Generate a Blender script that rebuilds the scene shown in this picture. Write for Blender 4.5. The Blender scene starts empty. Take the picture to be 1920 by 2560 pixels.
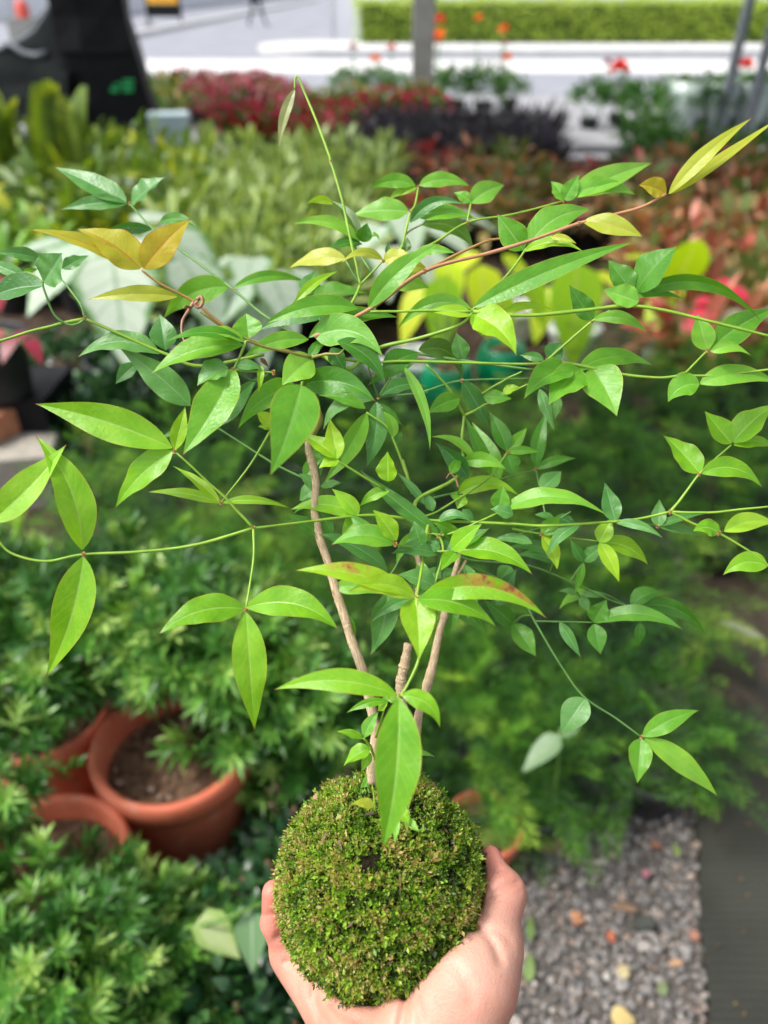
import bpy, math, random
import numpy as np
from mathutils import Vector, Matrix
random.seed(7); RNG = np.random.default_rng(7)
SC = bpy.context.scene
COL = SC.collection
R = math.radians

# ------------------------------------------------------------------ camera, sky, sun, exposure
PITCH = R(34.6); CAMH = 1.45
cd = bpy.data.cameras.new('camera'); cam = bpy.data.objects.new('camera', cd); COL.objects.link(cam)
cam.location = (0, 0, CAMH); cam.rotation_euler = (math.pi/2-PITCH, 0, 0)
cd.sensor_fit = 'HORIZONTAL'; cd.sensor_width = 36; cd.lens = 36
cd.clip_start = 0.02; cd.clip_end = 600
cd.dof.use_dof = True; cd.dof.focus_distance = 0.405; cd.dof.aperture_fstop = 6.8
SC.camera = cam

SUN_EL, SUN_AZ = 56, -98          # elevation; azimuth from +Y towards +X (negative: from the left)
w = bpy.data.worlds.new('World'); SC.world = w; w.use_nodes = True
nt = w.node_tree; nt.nodes.clear()
sky = nt.nodes.new('ShaderNodeTexSky'); sky.sky_type = 'NISHITA'; sky.sun_disc = False
sky.sun_elevation = R(SUN_EL); sky.sun_rotation = R(SUN_AZ); sky.dust_density = 4; sky.air_density = 1.0
hs = nt.nodes.new('ShaderNodeHueSaturation'); hs.inputs['Saturation'].default_value = 0.35
bg = nt.nodes.new('ShaderNodeBackground'); bg.inputs['Strength'].default_value = 0.13
wo = nt.nodes.new('ShaderNodeOutputWorld')
nt.links.new(sky.outputs[0], hs.inputs['Color']); nt.links.new(hs.outputs[0], bg.inputs[0]); nt.links.new(bg.outputs[0], wo.inputs[0])
sd = bpy.data.lights.new('sun', 'SUN'); sun = bpy.data.objects.new('sun', sd); COL.objects.link(sun)
sd.energy = 1.5; sd.angle = R(14); sd.color = (1.0, 0.97, 0.92)
_s = Vector((math.sin(R(SUN_AZ))*math.cos(R(SUN_EL)), math.cos(R(SUN_AZ))*math.cos(R(SUN_EL)), math.sin(R(SUN_EL))))
sun.rotation_euler = _s.to_track_quat('Z', 'Y').to_euler()
SC.view_settings.view_transform = 'Standard'; SC.view_settings.look = 'None'
SC.view_settings.gamma = 1; SC.view_settings.use_curve_mapping = False
SC.view_settings.exposure = 1.08
SC.render.engine = 'CYCLES'
SC.cycles.max_bounces = 6; SC.cycles.diffuse_bounces = 3; SC.cycles.glossy_bounces = 2
SC.cycles.transmission_bounces = 5; SC.cycles.transparent_max_bounces = 6
SC.cycles.use_denoising = True; SC.cycles.caustics_reflective = False; SC.cycles.caustics_refractive = False

# ------------------------------------------------------------------ helpers
CP, SP = math.cos(PITCH), math.sin(PITCH)
C0 = np.array([0, 0, CAMH]); FWD = np.array([0, CP, -SP]); UP = np.array([0, SP, CP]); RT = np.array([1.0, 0, 0])
def pt(x, y, d):                                   # a point in the place: sight line through (x, y) of a 1920 wide view, d metres deep
    return C0 + RT*((x-960)/1920*d) + UP*((1280-y)/1920*d) + FWD*d
def gp(x, y, z=0.0):                               # the same line met with the level z (1659 wide view)
    v = RT*((x-829.5)/1659) + UP*((1106-y)/1659) + FWD
    k = (z-CAMH)/v[2]
    q = C0 + v*k
    return np.array([q[0], q[1], z])
def srgb(r, g, b):
    f = lambda c: (c/255/12.92) if c/255 <= .04045 else ((c/255+.055)/1.055)**2.4
    return (f(r), f(g), f(b), 1)
def unit(a): return a/np.maximum(np.linalg.norm(a, axis=-1, keepdims=True), 1e-9)

class NT:
    def __init__(s, name):
        s.m = bpy.data.materials.new(name); s.m.use_nodes = True; s.t = s.m.node_tree; s.t.nodes.clear()
        s.o = s.n('ShaderNodeOutputMaterial')
    def n(s, k, **kw):
        a = s.t.nodes.new(k)
        for q, v in kw.items(): setattr(a, q, v)
        return a
    def l(s, a, b): s.t.links.new(a, b)
    def put(s, sock, v):
        if hasattr(v, 'node'): s.l(v, sock)
        else: sock.default_value = v
    def math(s, op, a, b=0.0, c=None):
        k = s.n('ShaderNodeMath', operation=op); s.put(k.inputs[0], a); s.put(k.inputs[1], b)
        if c is not None: s.put(k.inputs[2], c)
        return k.outputs[0]
    def step(s, v, a, b):                          # smooth ramp 0..1 from a to b
        k = s.n('ShaderNodeMapRange', interpolation_type='SMOOTHSTEP'); s.put(k.inputs[0], v)
        k.inputs[1].default_value = a; k.inputs[2].default_value = b
        return k.outputs[0]
    def mix(s, f, a, b, mode='MIX'):
        k = s.n('ShaderNodeMix', data_type='RGBA', blend_type=mode); s.put(k.inputs[0], f); s.put(k.inputs[6], a); s.put(k.inputs[7], b)
        return k.outputs[2]
    def noise(s, scale, detail=3, vec=None, rough=.5):
        k = s.n('ShaderNodeTexNoise'); k.inputs['Scale'].default_value = scale; k.inputs['Detail'].default_value = detail
        k.inputs['Roughness'].default_value = rough
        if vec is None:
            vec = s.n('ShaderNodeTexCoord').outputs['Object']
        s.l(vec, k.inputs['Vector']); return k.outputs[0]
    def ramp(s, f, cols):
        k = s.n('ShaderNodeValToRGB'); s.l(f, k.inputs[0]); e = k.color_ramp.elements
        while len(e) < len(cols): e.new(.5)
        for i, c in enumerate(cols):
            p, q = c if len(c) == 2 else (i/max(1, len(cols)-1), c)
            e[i].position = p; e[i].color = q
        return k.outputs[0]
    def bsdf(s, col, rough=.5, spec=.5, **kw):
        b = s.n('ShaderNodeBsdfPrincipled'); s.put(b.inputs['Base Color'], col); s.put(b.inputs['Roughness'], rough)
        b.inputs['Specular IOR Level'].default_value = spec
        for q, v in kw.items(): s.put(b.inputs[q.replace('_', ' ')], v)
        return b
    def bump(s, h, strength=.3, dist=.01):
        k = s.n('ShaderNodeBump'); k.inputs['Strength'].default_value = strength; k.inputs['Distance'].default_value = dist
        s.l(h, k.inputs['Height']); return k.outputs[0]
    def done(s, sh): s.l(sh, s.o.inputs[0]); return s.m

def mat_plain(name, c1, c2, scale=8, rough=.7, bump=.2, spec=.4, bdist=.01, detail=5):
    t = NT(name); n = t.noise(scale, detail); b = t.bsdf(t.ramp(n, [(.3, c1), (.7, c2)]), rough, spec)
    if bump: t.l(t.bump(t.noise(scale*3, 4), bump, bdist), b.inputs['Normal'])
    return t.done(b.outputs[0])

def mat_leaf(name, cols, rough=.42, trans=.35, rib=None, edge=None, tip=None, centre=None, margin=None, veins=0, scale=60, mott=.25, spot=None, spec=.5, objvar=0.0, tcol=None, bumpk=.12, veink=.22, speck=0):
    """leaf attribute: x = across (-1..1), y = along (0..1), z = tint of that leaf (0..1)"""
    t = NT(name)
    a = t.n('ShaderNodeAttribute', attribute_name='leaf'); sp = t.n('ShaderNodeSeparateXYZ'); t.l(a.outputs['Vector'], sp.inputs[0])
    u, v, ti = sp.outputs; au = t.math('ABSOLUTE', u)
    if objvar:
        oi = t.n('ShaderNodeObjectInfo').outputs['Random']
        ti = t.math('MULTIPLY_ADD', t.math('SUBTRACT', oi, .5), objvar, ti)
    n = t.noise(scale, 3)
    col = t.ramp(t.math('MULTIPLY_ADD', t.math('SUBTRACT', n, .5), mott, ti), cols)
    if centre is not None:                           # pale middle with a ragged outline
        f = t.math('SUBTRACT', 1.0, t.step(t.math('MULTIPLY_ADD', t.math('SUBTRACT', n, .5), 1.1, au), .35, .75))
        col = t.mix(f, col, centre)
    if margin is not None:
        col = t.mix(t.step(t.math('MULTIPLY_ADD', t.math('SUBTRACT', n, .5), .5, au), .72, .95), col, margin)
    vein = None
    if veins:
        wv = t.math('SINE', t.math('MULTIPLY', t.math('SUBTRACT', v, t.math('MULTIPLY', au, .22)), veins))
        vein = t.step(wv, .93, 1.0)
        col = t.mix(t.math('MULTIPLY', vein, veink), col, rib or (1, 1, 1, 1))
    if rib is not None:
        col = t.mix(t.math('MULTIPLY', t.math('SUBTRACT', 1.0, t.step(au, .015, .085)), .6), col, rib)
    if edge is not None:
        col = t.mix(t.math('MULTIPLY', t.step(au, .93, .99), .6), col, edge)
    if tip is not None:
        col = t.mix(t.step(v, .94, 1.0), col, tip)
    if speck:                                        # dried water marks
        col = t.mix(t.math('MULTIPLY', t.math('MULTIPLY', t.step(t.noise(900, 2), .66, .72), t.step(t.noise(70, 2), .48, .6)), speck), col, srgb(206, 218, 200))
    if spot is not None:                             # a withered patch: (along0, along1, side)
        s0, s1, us = spot
        d = t.math('MULTIPLY', t.step(v, s0-.06, s0+.03), t.math('SUBTRACT', 1.0, t.step(v, s1-.03, s1+.06)))
        d = t.math('MULTIPLY', d, t.step(t.math('MULTIPLY', u, us), -.25, .35))
        d = t.math('MULTIPLY', d, t.step(t.noise(scale*1.6, 3), .36, .62))
        col = t.mix(t.math('MULTIPLY', d, .85), col, srgb(188, 138, 66))
        col = t.mix(t.math('MULTIPLY', t.math('MULTIPLY', d, d), t.step(t.noise(scale*2.6, 4), .46, .66)), col, srgb(150, 84, 62))
    rn = t.math('MULTIPLY_ADD', t.noise(scale*2.2, 4), .3, rough-.12)
    b = t.bsdf(col, rn, spec)
    if veins or mott:
        h = t.noise(scale*5, 3)
        if vein is not None: h = t.math('MULTIPLY_ADD', vein, -.5, h)
        t.l(t.bump(h, bumpk, .002), b.inputs['Normal'])
    if trans:
        tr = t.n('ShaderNodeBsdfTranslucent'); t.l(t.mix(1.0, col, tcol or (1.25, 1.2, .55, 1), 'MULTIPLY'), tr.inputs[0])
        mx = t.n('ShaderNodeMixShader'); mx.inputs[0].default_value = trans
        t.l(b.outputs[0], mx.inputs[1]); t.l(tr.outputs[0], mx.inputs[2]); return t.done(mx.outputs[0])
    return t.done(b.outputs[0])

def make_mesh(name, V, F, mat, attr=None, smooth=True):
    """V (n,3); F list of int arrays of quads or triangles"""
    V = np.asarray(V, dtype=np.float32)
    if not isinstance(F, (list, tuple)): F = [F]
    F = [np.asarray(f, dtype=np.int32) for f in F if len(f)]
    me = bpy.data.meshes.new(name)
    me.vertices.add(len(V)); me.vertices.foreach_set('co', V.ravel())
    nl = sum(f.size for f in F); npoly = sum(len(f) for f in F)
    me.loops.add(nl); me.loops.foreach_set('vertex_index', np.concatenate([f.ravel() for f in F]))
    tot = np.concatenate([np.full(len(f), f.shape[1], np.int32) for f in F])
    me.polygons.add(npoly); me.polygons.foreach_set('loop_start', np.concatenate([[0], np.cumsum(tot)[:-1]]).astype(np.int32))
    me.polygons.foreach_set('use_smooth', np.full(npoly, smooth))
    me.update(calc_edges=True); me.validate()
    if attr is not None:
        at = me.attributes.new('leaf', 'FLOAT_VECTOR', 'POINT'); at.data.foreach_set('vector', np.asarray(attr, np.float32).ravel())
    me.materials.append(mat)
    return me

def obj(name, me, parent=None, loc=(0, 0, 0), rot=(0, 0, 0), sc=1.0, kind=None):
    o = bpy.data.objects.new(name, me); COL.objects.link(o)
    o.location = loc; o.rotation_euler = rot; o.scale = (sc,)*3 if not hasattr(sc, '__len__') else sc
    if parent: o.parent = parent
    if kind: o['kind'] = kind
    return o
def tag(o, label, cat, group=None):
    o['label'] = label; o['category'] = cat
    if group: o['group'] = group
    return o
def thing(name, label, cat, loc=(0, 0, 0), rz=0, group=None, sc=1.0, rot=None):
    return tag(obj(name, None, None, loc, rot or (0, 0, rz), sc), label, cat, group)

class MB:
    """collects geometry of ONE part"""
    def __init__(s): s.V = []; s.Q = []; s.T = []; s.A = []; s.n = 0
    def add(s, V, Q=None, T=None, A=None):
        V = np.asarray(V, float).reshape(-1, 3)
        if Q is not None and len(Q): s.Q.append(np.asarray(Q).reshape(-1, 4)+s.n)
        if T is not None and len(T): s.T.append(np.asarray(T).reshape(-1, 3)+s.n)
        s.V.append(V); s.A.append(np.zeros_like(V) if A is None else np.asarray(A, float).reshape(-1, 3)); s.n += len(V)
        return s
    def box(s, lo, hi, rz=0, at=(0, 0, 0), bev=0.0):
        lo = np.array(lo, float); hi = np.array(hi, float)
        V = np.array([[(lo, hi)[i][0], (lo, hi)[j][1], (lo, hi)[k][2]] for i in (0, 1) for j in (0, 1) for k in (0, 1)])
        c, q = math.cos(rz), math.sin(rz)
        V = V @ np.array([[c, q, 0], [-q, c, 0], [0, 0, 1]]) + np.array(at)
        return s.add(V, [[0, 1, 3, 2], [4, 6, 7, 5], [0, 4, 5, 1], [2, 3, 7, 6], [0, 2, 6, 4], [1, 5, 7, 3]])
    def lathe(s, prof, n=32, at=(0, 0, 0)):
        prof = np.array(prof, float); a = np.linspace(0, 2*np.pi, n, endpoint=False); m = len(prof)
        V = np.stack([prof[:, None, 0]*np.cos(a), prof[:, None, 0]*np.sin(a), np.repeat(prof[:, None, 1], n, 1)], -1).reshape(-1, 3)+np.array(at)
        i, j = np.meshgrid(np.arange(m-1), np.arange(n), indexing='ij'); k = (j+1) % n
        return s.add(V, np.stack([i*n+j, i*n+k, (i+1)*n+k, (i+1)*n+j], -1).reshape(-1, 4))
    def tube(s, P, r, n=7, cap=True, tint=.5, wob=0):
        P = np.asarray(P, float); m = len(P); r = np.broadcast_to(np.asarray(r, float), (m,))
        T = unit(np.gradient(P, axis=0)); ref = np.array([.3, .2, 1.0]) if abs(unit(P[-1]-P[0])[2]) < .8 else np.array([1.0, .3, .1])
        S = unit(np.cross(T, ref)); B = np.cross(T, S)
        a = np.linspace(0, 2*np.pi, n, endpoint=False)
        rr = r[:, None]*(1+wob*RNG.normal(size=(m, n)))
        V = P[:, None]+rr[..., None]*(S[:, None]*np.cos(a)[:, None]+B[:, None]*np.sin(a)[:, None])
        i, j = np.meshgrid(np.arange(m-1), np.arange(n), indexing='ij'); k = (j+1) % n
        Q = np.stack([i*n+j, i*n+k, (i+1)*n+k, (i+1)*n+j], -1).reshape(-1, 4)
        A = np.stack([np.broadcast_to(np.cos(a), (m, n)), np.repeat(np.linspace(0, 1, m)[:, None], n, 1), np.full((m, n), tint)], -1)
        V = V.reshape(-1, 3); Tt = []
        if cap:
            V = np.vstack([V, P[0], P[-1]]); A = np.vstack([A.reshape(-1, 3), [0, 0, tint], [0, 1, tint]])
            Tt = [[m*n, (q+1) % n, q] for q in range(n)]+[[m*n+1, (m-1)*n+q, (m-1)*n+(q+1) % n] for q in range(n)]
        return s.add(V, Q, Tt, A)
    def leaves(s, P, D, N, L, W, prof='lance', seg=4, droop=.25, fold=.25, tint=.5, petiole=0):
        """many blades at once: base P, direction D, upper side N, length L, width W"""
        P = np.asarray(P, float); n = len(P)
        if n == 0: return s
        D = unit(np.asarray(D, float)); S = unit(np.cross(D, np.asarray(N, float))); Nn = np.cross(S, D)
        L = np.broadcast_to(L, (n,)); W = np.broadcast_to(W, (n,)); tint = np.broadcast_to(tint, (n,)); droop = np.broadcast_to(droop, (n,))
        t = np.linspace(0, 1, seg+1); w = PROF[prof](t)
        cen = P[:, None]+D[:, None]*(t*1.0)[None, :, None]*L[:, None, None]
        cen[..., 2] -= (droop[:, None]*L[:, None]*t[None]**2)
        V = np.empty((n, seg+1, 3, 3)); A = np.empty((n, seg+1, 3, 3))
        for q, u in enumerate((-1, 0, 1)):
            hw = w[None]*W[:, None]*.5
            V[:, :, q] = cen+S[:, None]*(u*hw)[..., None]+Nn[:, None]*(abs(u)*fold*hw)[..., None]
            A[:, :, q, 0] = u; A[:, :, q, 1] = t; A[:, :, q, 2] = tint[:, None]
        b = np.arange(n)[:, None, None]*(seg+1)*3; i = np.arange(seg)[None, :, None]*3; c = np.arange(2)[None, None, :]
        k = b+i+c
        return s.add(V, np.stack([k, k+1, k+4, k+3], -1).reshape(-1, 4), None, A)
    def mesh(s, name, mat, smooth=True):
        F = ([np.vstack(s.Q)] if s.Q else [])+([np.vstack(s.T)] if s.T else [])
        return make_mesh(name, np.vstack(s.V), F, mat, np.vstack(s.A), smooth)
PROF = {
 'spike': lambda t: np.clip(1-t, .05, 1),
 'lance': lambda t: np.clip(np.sin(np.pi*np.clip(t, .001, 1)**.8), .02, 1),
 'linear': lambda t: np.clip(np.minimum(1, 5*t+.25)*np.minimum(1, 5*(1-t)), .03, 1),
 'ovate': lambda t: np.clip(np.sin(np.pi*np.clip(t, .001, 1)**.6)**.8, .03, 1),
 'heart': lambda t: np.clip(np.where(t < .25, .62+1.5*t, (1-((t-.25)/.75)**1.5)), .03, 1),
}
def rdir(n, up=0.0, spread=1.0):
    v = RNG.normal(size=(n, 3))*np.array([spread, spread, 1]); v[:, 2] = np.abs(v[:, 2])+up
    return unit(v)
def smooth_path(P, k=6):
    P = np.asarray(P, float)
    if len(P) < 3: return np.array([P[0]+(P[-1]-P[0])*a for a in np.linspace(0, 1, 5)])
    Q = np.vstack([2*P[0]-P[1], P, 2*P[-1]-P[-2]]); out = []
    for i in range(1, len(Q)-2):
        p0, p1, p2, p3 = Q[i-1:i+3]
        for a in np.arange(k)/k:
            out.append(.5*((2*p1)+(-p0+p2)*a+(2*p0-5*p1+4*p2-p3)*a*a+(-p0+3*p1-3*p2+p3)*a**3))
    out.append(P[-1]); return np.array(out)

ORD = ['', 'second ', 'third ', 'fourth ', 'fifth ', 'sixth ', 'seventh ', 'eighth ', 'ninth ', 'tenth ', 'eleventh ', 'twelfth ', 'thirteenth ', 'fourteenth ']
def row_labels(group, desc, rows=True):
    """say of each plant which one it is: its row (front to back) and its place in that row"""
    L = [o for o in bpy.data.objects if o.get('group') == group]
    L.sort(key=lambda o: o.location.y); R_ = []
    for o in L:
        if R_ and o.location.y-np.mean([q.location.y for q in R_[-1]]) < .11*o.location.y and len(R_[-1]) < 14: R_[-1].append(o)
        else: R_.append([o])
    for i, row in enumerate(R_):
        row.sort(key=lambda o: o.location.x/o.location.y)
        for j, o in enumerate(row):
            place = 'leftmost' if j == 0 else 'rightmost' if j == len(row)-1 else ORD[min(j, 13)]+'from left'
            o['label'] = f"{desc}, {place}, {'front' if i == 0 else 'back' if i == len(R_)-1 else ORD[min(i, 13)].strip()} row"
# ------------------------------------------------------------------ the setting
M = {}
M['soil'] = mat_plain('soil', srgb(44, 35, 28), srgb(86, 70, 58), 14, .95, .6, .2)
M['concrete'] = mat_plain('concrete', srgb(134, 134, 137), srgb(160, 160, 163), 2.2, .85, .15)
M['kerb'] = mat_plain('kerb', srgb(186, 186, 186), srgb(206, 206, 204), 3, .8, .1)
M['asphalt'] = mat_plain('asphalt', srgb(128, 130, 137), srgb(146, 148, 156), 1.2, .9, .15)
M['wall'] = mat_plain('wall', srgb(222, 224, 230), srgb(234, 235, 238), .7, .8, .05)
M['pillar'] = mat_plain('pillar', srgb(126, 126, 122), srgb(152, 152, 146), 5, .8, .2)
M['steel'] = mat_plain('steel', srgb(84, 90, 96), srgb(106, 112, 118), 9, .5, .05)
M['black'] = mat_plain('black_plastic', srgb(12, 13, 16), srgb(22, 23, 28), 6, .6, .2, .2)
M['net'] = mat_plain('shade_net', srgb(10, 13, 13), srgb(24, 29, 29), 5, .8, .4, .06, .03)
t = NT('terracotta_plastic'); n1 = t.noise(7, 5); col = t.ramp(n1, [(.3, srgb(196, 100, 72)), (.7, srgb(216, 122, 92))])
col = t.mix(t.math('MULTIPLY', t.step(t.noise(24, 6), .54, .7), .4), col, srgb(206, 160, 136)); col = t.mix(t.math('MULTIPLY', t.step(t.noise(11, 5), .58, .72), .5), col, srgb(134, 74, 54))
b_ = t.bsdf(col, .55, .4); t.l(t.bump(t.noise(60, 4), .1, .003), b_.inputs['Normal']); M['terracotta'] = t.done(b_.outputs[0])
M['potblack'] = mat_plain('nursery_pot', srgb(26, 26, 28), srgb(44, 44, 46), 12, .5, .05)

def sheet(name, xs, ys, z, mat, label=None):
    m = MB(); X, Y = np.meshgrid(np.linspace(*xs), np.linspace(*ys), indexing='ij')
    a, b = X.shape; i, j = np.meshgrid(np.arange(a-1), np.arange(b-1), indexing='ij'); k = i*b+j
    m.add(np.stack([X, Y, np.full_like(X, z)], -1), np.stack([k, k+b, k+b+1, k+1], -1).reshape(-1, 4))
    o = obj(name, m.mesh(name, mat), kind='structure'); o['label'] = label or name.replace('_', ' '); return o

sheet('ground', (-200, 200, 3), (-40, 400, 3), 0, M['soil'], 'dark soil ground of the plant nursery')
sheet('pavement', (-60, 60, 3), (8.3, 13.5, 3), .004, M['concrete'], 'pale concrete pavement behind the flower rows')
sheet('road', (-90, 120, 3), (13.5, 130, 3), .008, M['asphalt'], 'pale grey road beyond the nursery')
# white road band and kerbed corner in front of the hedge
m = MB(); m.box((-11.5, 17.0, .008), (60, 20.2, .012)); o = obj('road_marking', m.mesh('road_marking', M['kerb']), kind='structure'); o['label'] = 'broad white band across the grey road'
m = MB()
a = np.linspace(0, np.pi, 24); px = np.concatenate([-1.6-1.6*np.sin(a), [60, 60]]); py = np.concatenate([22.9+1.9*np.cos(a), [21.0, 24.8]])
n = len(px); V = np.vstack([np.stack([px, py, np.full(n, .008)], -1), np.stack([px, py, np.full(n, .14)], -1)])
idx = np.arange(n)
m.add(V, np.stack([idx, (idx+1) % n, (idx+1) % n+n, idx+n], -1), [[n, n+q, n+q+1] for q in range(1, n-1)])
o = obj('kerb', m.mesh('kerb', M['kerb'], False), kind='structure'); o['label'] = 'raised white kerbed island with rounded end under the hedge'

# hoarding walls
def wall(name, p, q, h, th, label):
    p = np.array(p, float); q = np.array(q, float); d = q-p; L = np.linalg.norm(d); rz = math.atan2(d[1], d[0])
    root = thing(name, label, 'wall', (p[0], p[1], 0), rz)
    n = max(2, int(L/2.4)); w_ = L/n
    mp = MB().box((.012, -th/2, 0), (w_-.012, th/2, h)).mesh('wall_panel', M['wall'], False)
    for k in range(n): obj('panel', mp, root, (k*w_, 0, 0))
    mr = MB().box((-.03, -th/2-.02, 0), (.03, th/2+.02, h+.03)).mesh('wall_post', M['kerb'], False)
    for k in range(n+1): obj('post', mr, root, (k*w_, 0, 0))
    return root
w0, w1, w2 = gp(-420, 60)[:2], gp(150, 40)[:2], gp(640, -8)[:2]
wall('hoarding_wall', w1, w2, 3.4, .1, 'white panel hoarding running away along the left side of the road')
wall('boundary_wall', w0, w1, 3.4, .1, 'pale wall behind the dark net heap at upper left')
k0, k1 = gp(330, 76)[:2], gp(690, 2)[:2]; kd = k1-k0; kl = float(np.hypot(*kd)); o = obj('kerb', MB().box((-14, 0, .008), (kl, .3, .16)).mesh('road_kerb', M['kerb'], False), None, (k0[0], k0[1], 0), (0, 0, math.atan2(kd[1], kd[0])), kind='structure'); o['label'] = 'white kerb line along the far left road edge'
wall('white_wall', (-1.5, 27.0), (34, 27.0), 3.0, .15, 'white wall rising behind the clipped hedge')

# hedge
def hedge():
    root = thing('clipped_hedge', 'long clipped bright green hedge on the white kerbed island', 'hedge', (16.5, 24.0, .14))
    core = MB().box((-17.1, -.42, 0), (16.5, .42, .84)).mesh('hedge_core', M['hedgecore'], False); obj('core', core, root)
    m = MB(); n = 26000
    f = RNG.random(n); P = np.empty((n, 3)); D = np.empty((n, 3)); x = RNG.uniform(-17.3, 14, n)
    P[:, 0] = x; top = f < .45
    P[:, 1] = np.where(top, RNG.uniform(-.47, .47, n), -.45+RNG.normal(0, .02, n)); P[:, 2] = np.where(top, .88+RNG.normal(0, .02, n), RNG.uniform(.02, .9, n))
    P[:, 2] += np.where(top, .025*np.sin(x*3.1)+.02*np.sin(x*7.7+P[:, 1]*5)+RNG.normal(0, .02, n), 0); P[:, 1] += np.where(top, 0, .03*np.sin(x*4.3+P[:, 2]*6))
    D = RNG.normal(size=(n, 3))*.7; D[:, 2] += np.where(top, .7, .3); D[:, 1] += np.where(top, 0, -.6)
    m.leaves(P, D, np.where(top[:, None], [0, -.2, 1.0], [0, -1.0, .5])+RNG.normal(size=(n, 3))*.4, RNG.uniform(.06, .1, n), .05, 'ovate', 2, .1, .2, RNG.random(n))
    obj('leaves', m.mesh('hedge_leaves', M['hedge']), root, kind='stuff')
M['hedgecore'] = mat_plain('hedge_core', srgb(40, 62, 20), srgb(58, 84, 26), 9, .9, .3)
M['hedge'] = mat_leaf('hedge_leaf', [srgb(136, 166, 58), srgb(172, 196, 72), srgb(208, 222, 90)], trans=.3, scale=20)
hedge()

# pillar, poles, black wrapped post
def pole(name, p, w_, h, mat, label, cat, lean=(0, 0), round_=False, base=True):
    root = thing(name, label, cat, (p[0], p[1], 0)); m = MB()
    if round_: m.lathe([(w_/2, 0), (w_/2, h)], 16)
    else: m.box((-w_/2, -w_/2, 0), (w_/2, w_/2, h))
    m.V[0] = m.V[0]+np.stack([m.V[0][:, 2]*lean[0], m.V[0][:, 2]*lean[1], 0*m.V[0][:, 2]], -1)
    obj('shaft', m.mesh('shaft', mat, round_), root)
    if base: obj('base_plate', MB().box((-w_, -w_, 0), (w_, w_, .03)).mesh('base_plate', M['steel'], False), root)
    return root
p = gp(910, 262, 0); pole('concrete_pillar', p, .26, 3.2, M['pillar'], 'grey concrete pillar standing in the middle of the flower rows', 'pillar')
p = gp(937, 100, 0); pole('white_post', p, .16, 3.0, M['kerb'], 'thin white post just right of the grey pillar', 'post', round_=True)
p = gp(1545, 300, 0); pole('steel_pole', p, .11, 3.2, M['steel'], 'dark grey steel pole leaning slightly, left one of the two at right', 'pole', (.03, 0), True)
p = gp(1606, 300, 0); pole('steel_pole', p, .11, 3.2, M['steel'], 'dark grey steel pole at the right edge of the picture', 'pole', (.02, 0), True)

p = gp(285, 345, 0)
root = thing('wrapped_post', 'wide post wrapped in black plastic with a green mark, at upper left', 'post', (p[0], p[1], 0), R(8))
m = MB()
H = 2.6; zz = np.linspace(0, H, 14); ring = []
for z in zz:
    wv = .34-.05*max(0, (z-.7))/1.9+.012*math.sin(z*9); off = -.10*z+.02*math.sin(5*z)
    sq = np.array([[-1, -.7], [-.3, -.8], [.4, -.74], [1, -.7], [1, .7], [0, .75], [-1, .7]])
    ring.append(np.hstack([sq*wv+np.array([off, 0])+RNG.normal(0, .006, (7, 2)), np.full((7, 1), z)]))
ring = np.array(ring); i, j = np.meshgrid(np.arange(13), np.arange(7), indexing='ij'); k = (j+1) % 7
m.add(ring.reshape(-1, 3), np.stack([i*7+j, i*7+k, (i+1)*7+k, (i+1)*7+j], -1).reshape(-1, 4))
obj('plastic_wrap', m.mesh('plastic_wrap', M['black'], False), root)
m = MB(); m.box((-.36, -.30, .93), (.23, .27, .955)); m.V[0][:, 0] += -.06
obj('strap', m.mesh('strap', M['black'], False), root)
M['greenmark'] = mat_plain('green_paint', srgb(30, 150, 84), srgb(50, 180, 104), 30, .5, 0)
m = MB()
for (x0, x1, z0, z1) in [(.06, .17, .66, .685), (.08, .18, .70, .72), (.07, .16, .62, .645), (-.04, .03, .62, .655), (.0, .05, .67, .69)]:
    m.box((x0, -.285, z0), (x1, -.262, z1))
obj('green_mark', m.mesh('green_mark', M['greenmark'], False), root)

# heap of dark shade net
def net_heap():
    root = thing('shade_net_heap', 'sagging heap of dark shade netting left of the wrapped post', 'shade net', (0, 0, 0))
    a = gp(-60, 330, 0); b = gp(215, 330, 0); n, k = 60, 34
    U, W = np.meshgrid(np.linspace(0, 1, n), np.linspace(0, 1, k), indexing='ij')
    X = a[0]-1.4+(b[0]+.1-a[0]+1.4)*U; Y = a[1]-1.0+2.2*W
    ridge = (.30+1.0*np.clip(U*1.1, 0, 1)**1.6)
    Z = ridge*np.sin(np.pi*np.clip(W*.93+.05, 0, 1))**.8
    Z += .06*np.sin(9*W+7*U+2)+.045*np.sin(21*W-13*U)+.03*np.sin(31*U+11*W)
    Z = np.maximum(Z, .01); i, j = np.meshgrid(np.arange(n-1), np.arange(k-1), indexing='ij'); q = i*k+j
    obj('net_sheet', MB().add(np.stack([X, Y, Z], -1), np.stack([q, q+k, q+k+1, q+1], -1).reshape(-1, 4)).mesh('net_sheet', M['net']), root)
    for s_, (w0, w1) in enumerate([(.25, .45), (.42, .2)]):
        t = np.linspace(.15, .92, 20); yy = w0+(w1-w0)*t; P = []
        for tt, ww in zip(t, yy): P.append([X[0, 0]+(X[-1, 0]-X[0, 0])*tt, Y[0, 0]+2.2*ww, float(Z[int(tt*(n-1)), int(ww*(k-1))])+.05])
        obj('support_pipe', MB().tube(P, .028, 8).mesh('support_pipe', M['steel']), root)
net_heap()

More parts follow.
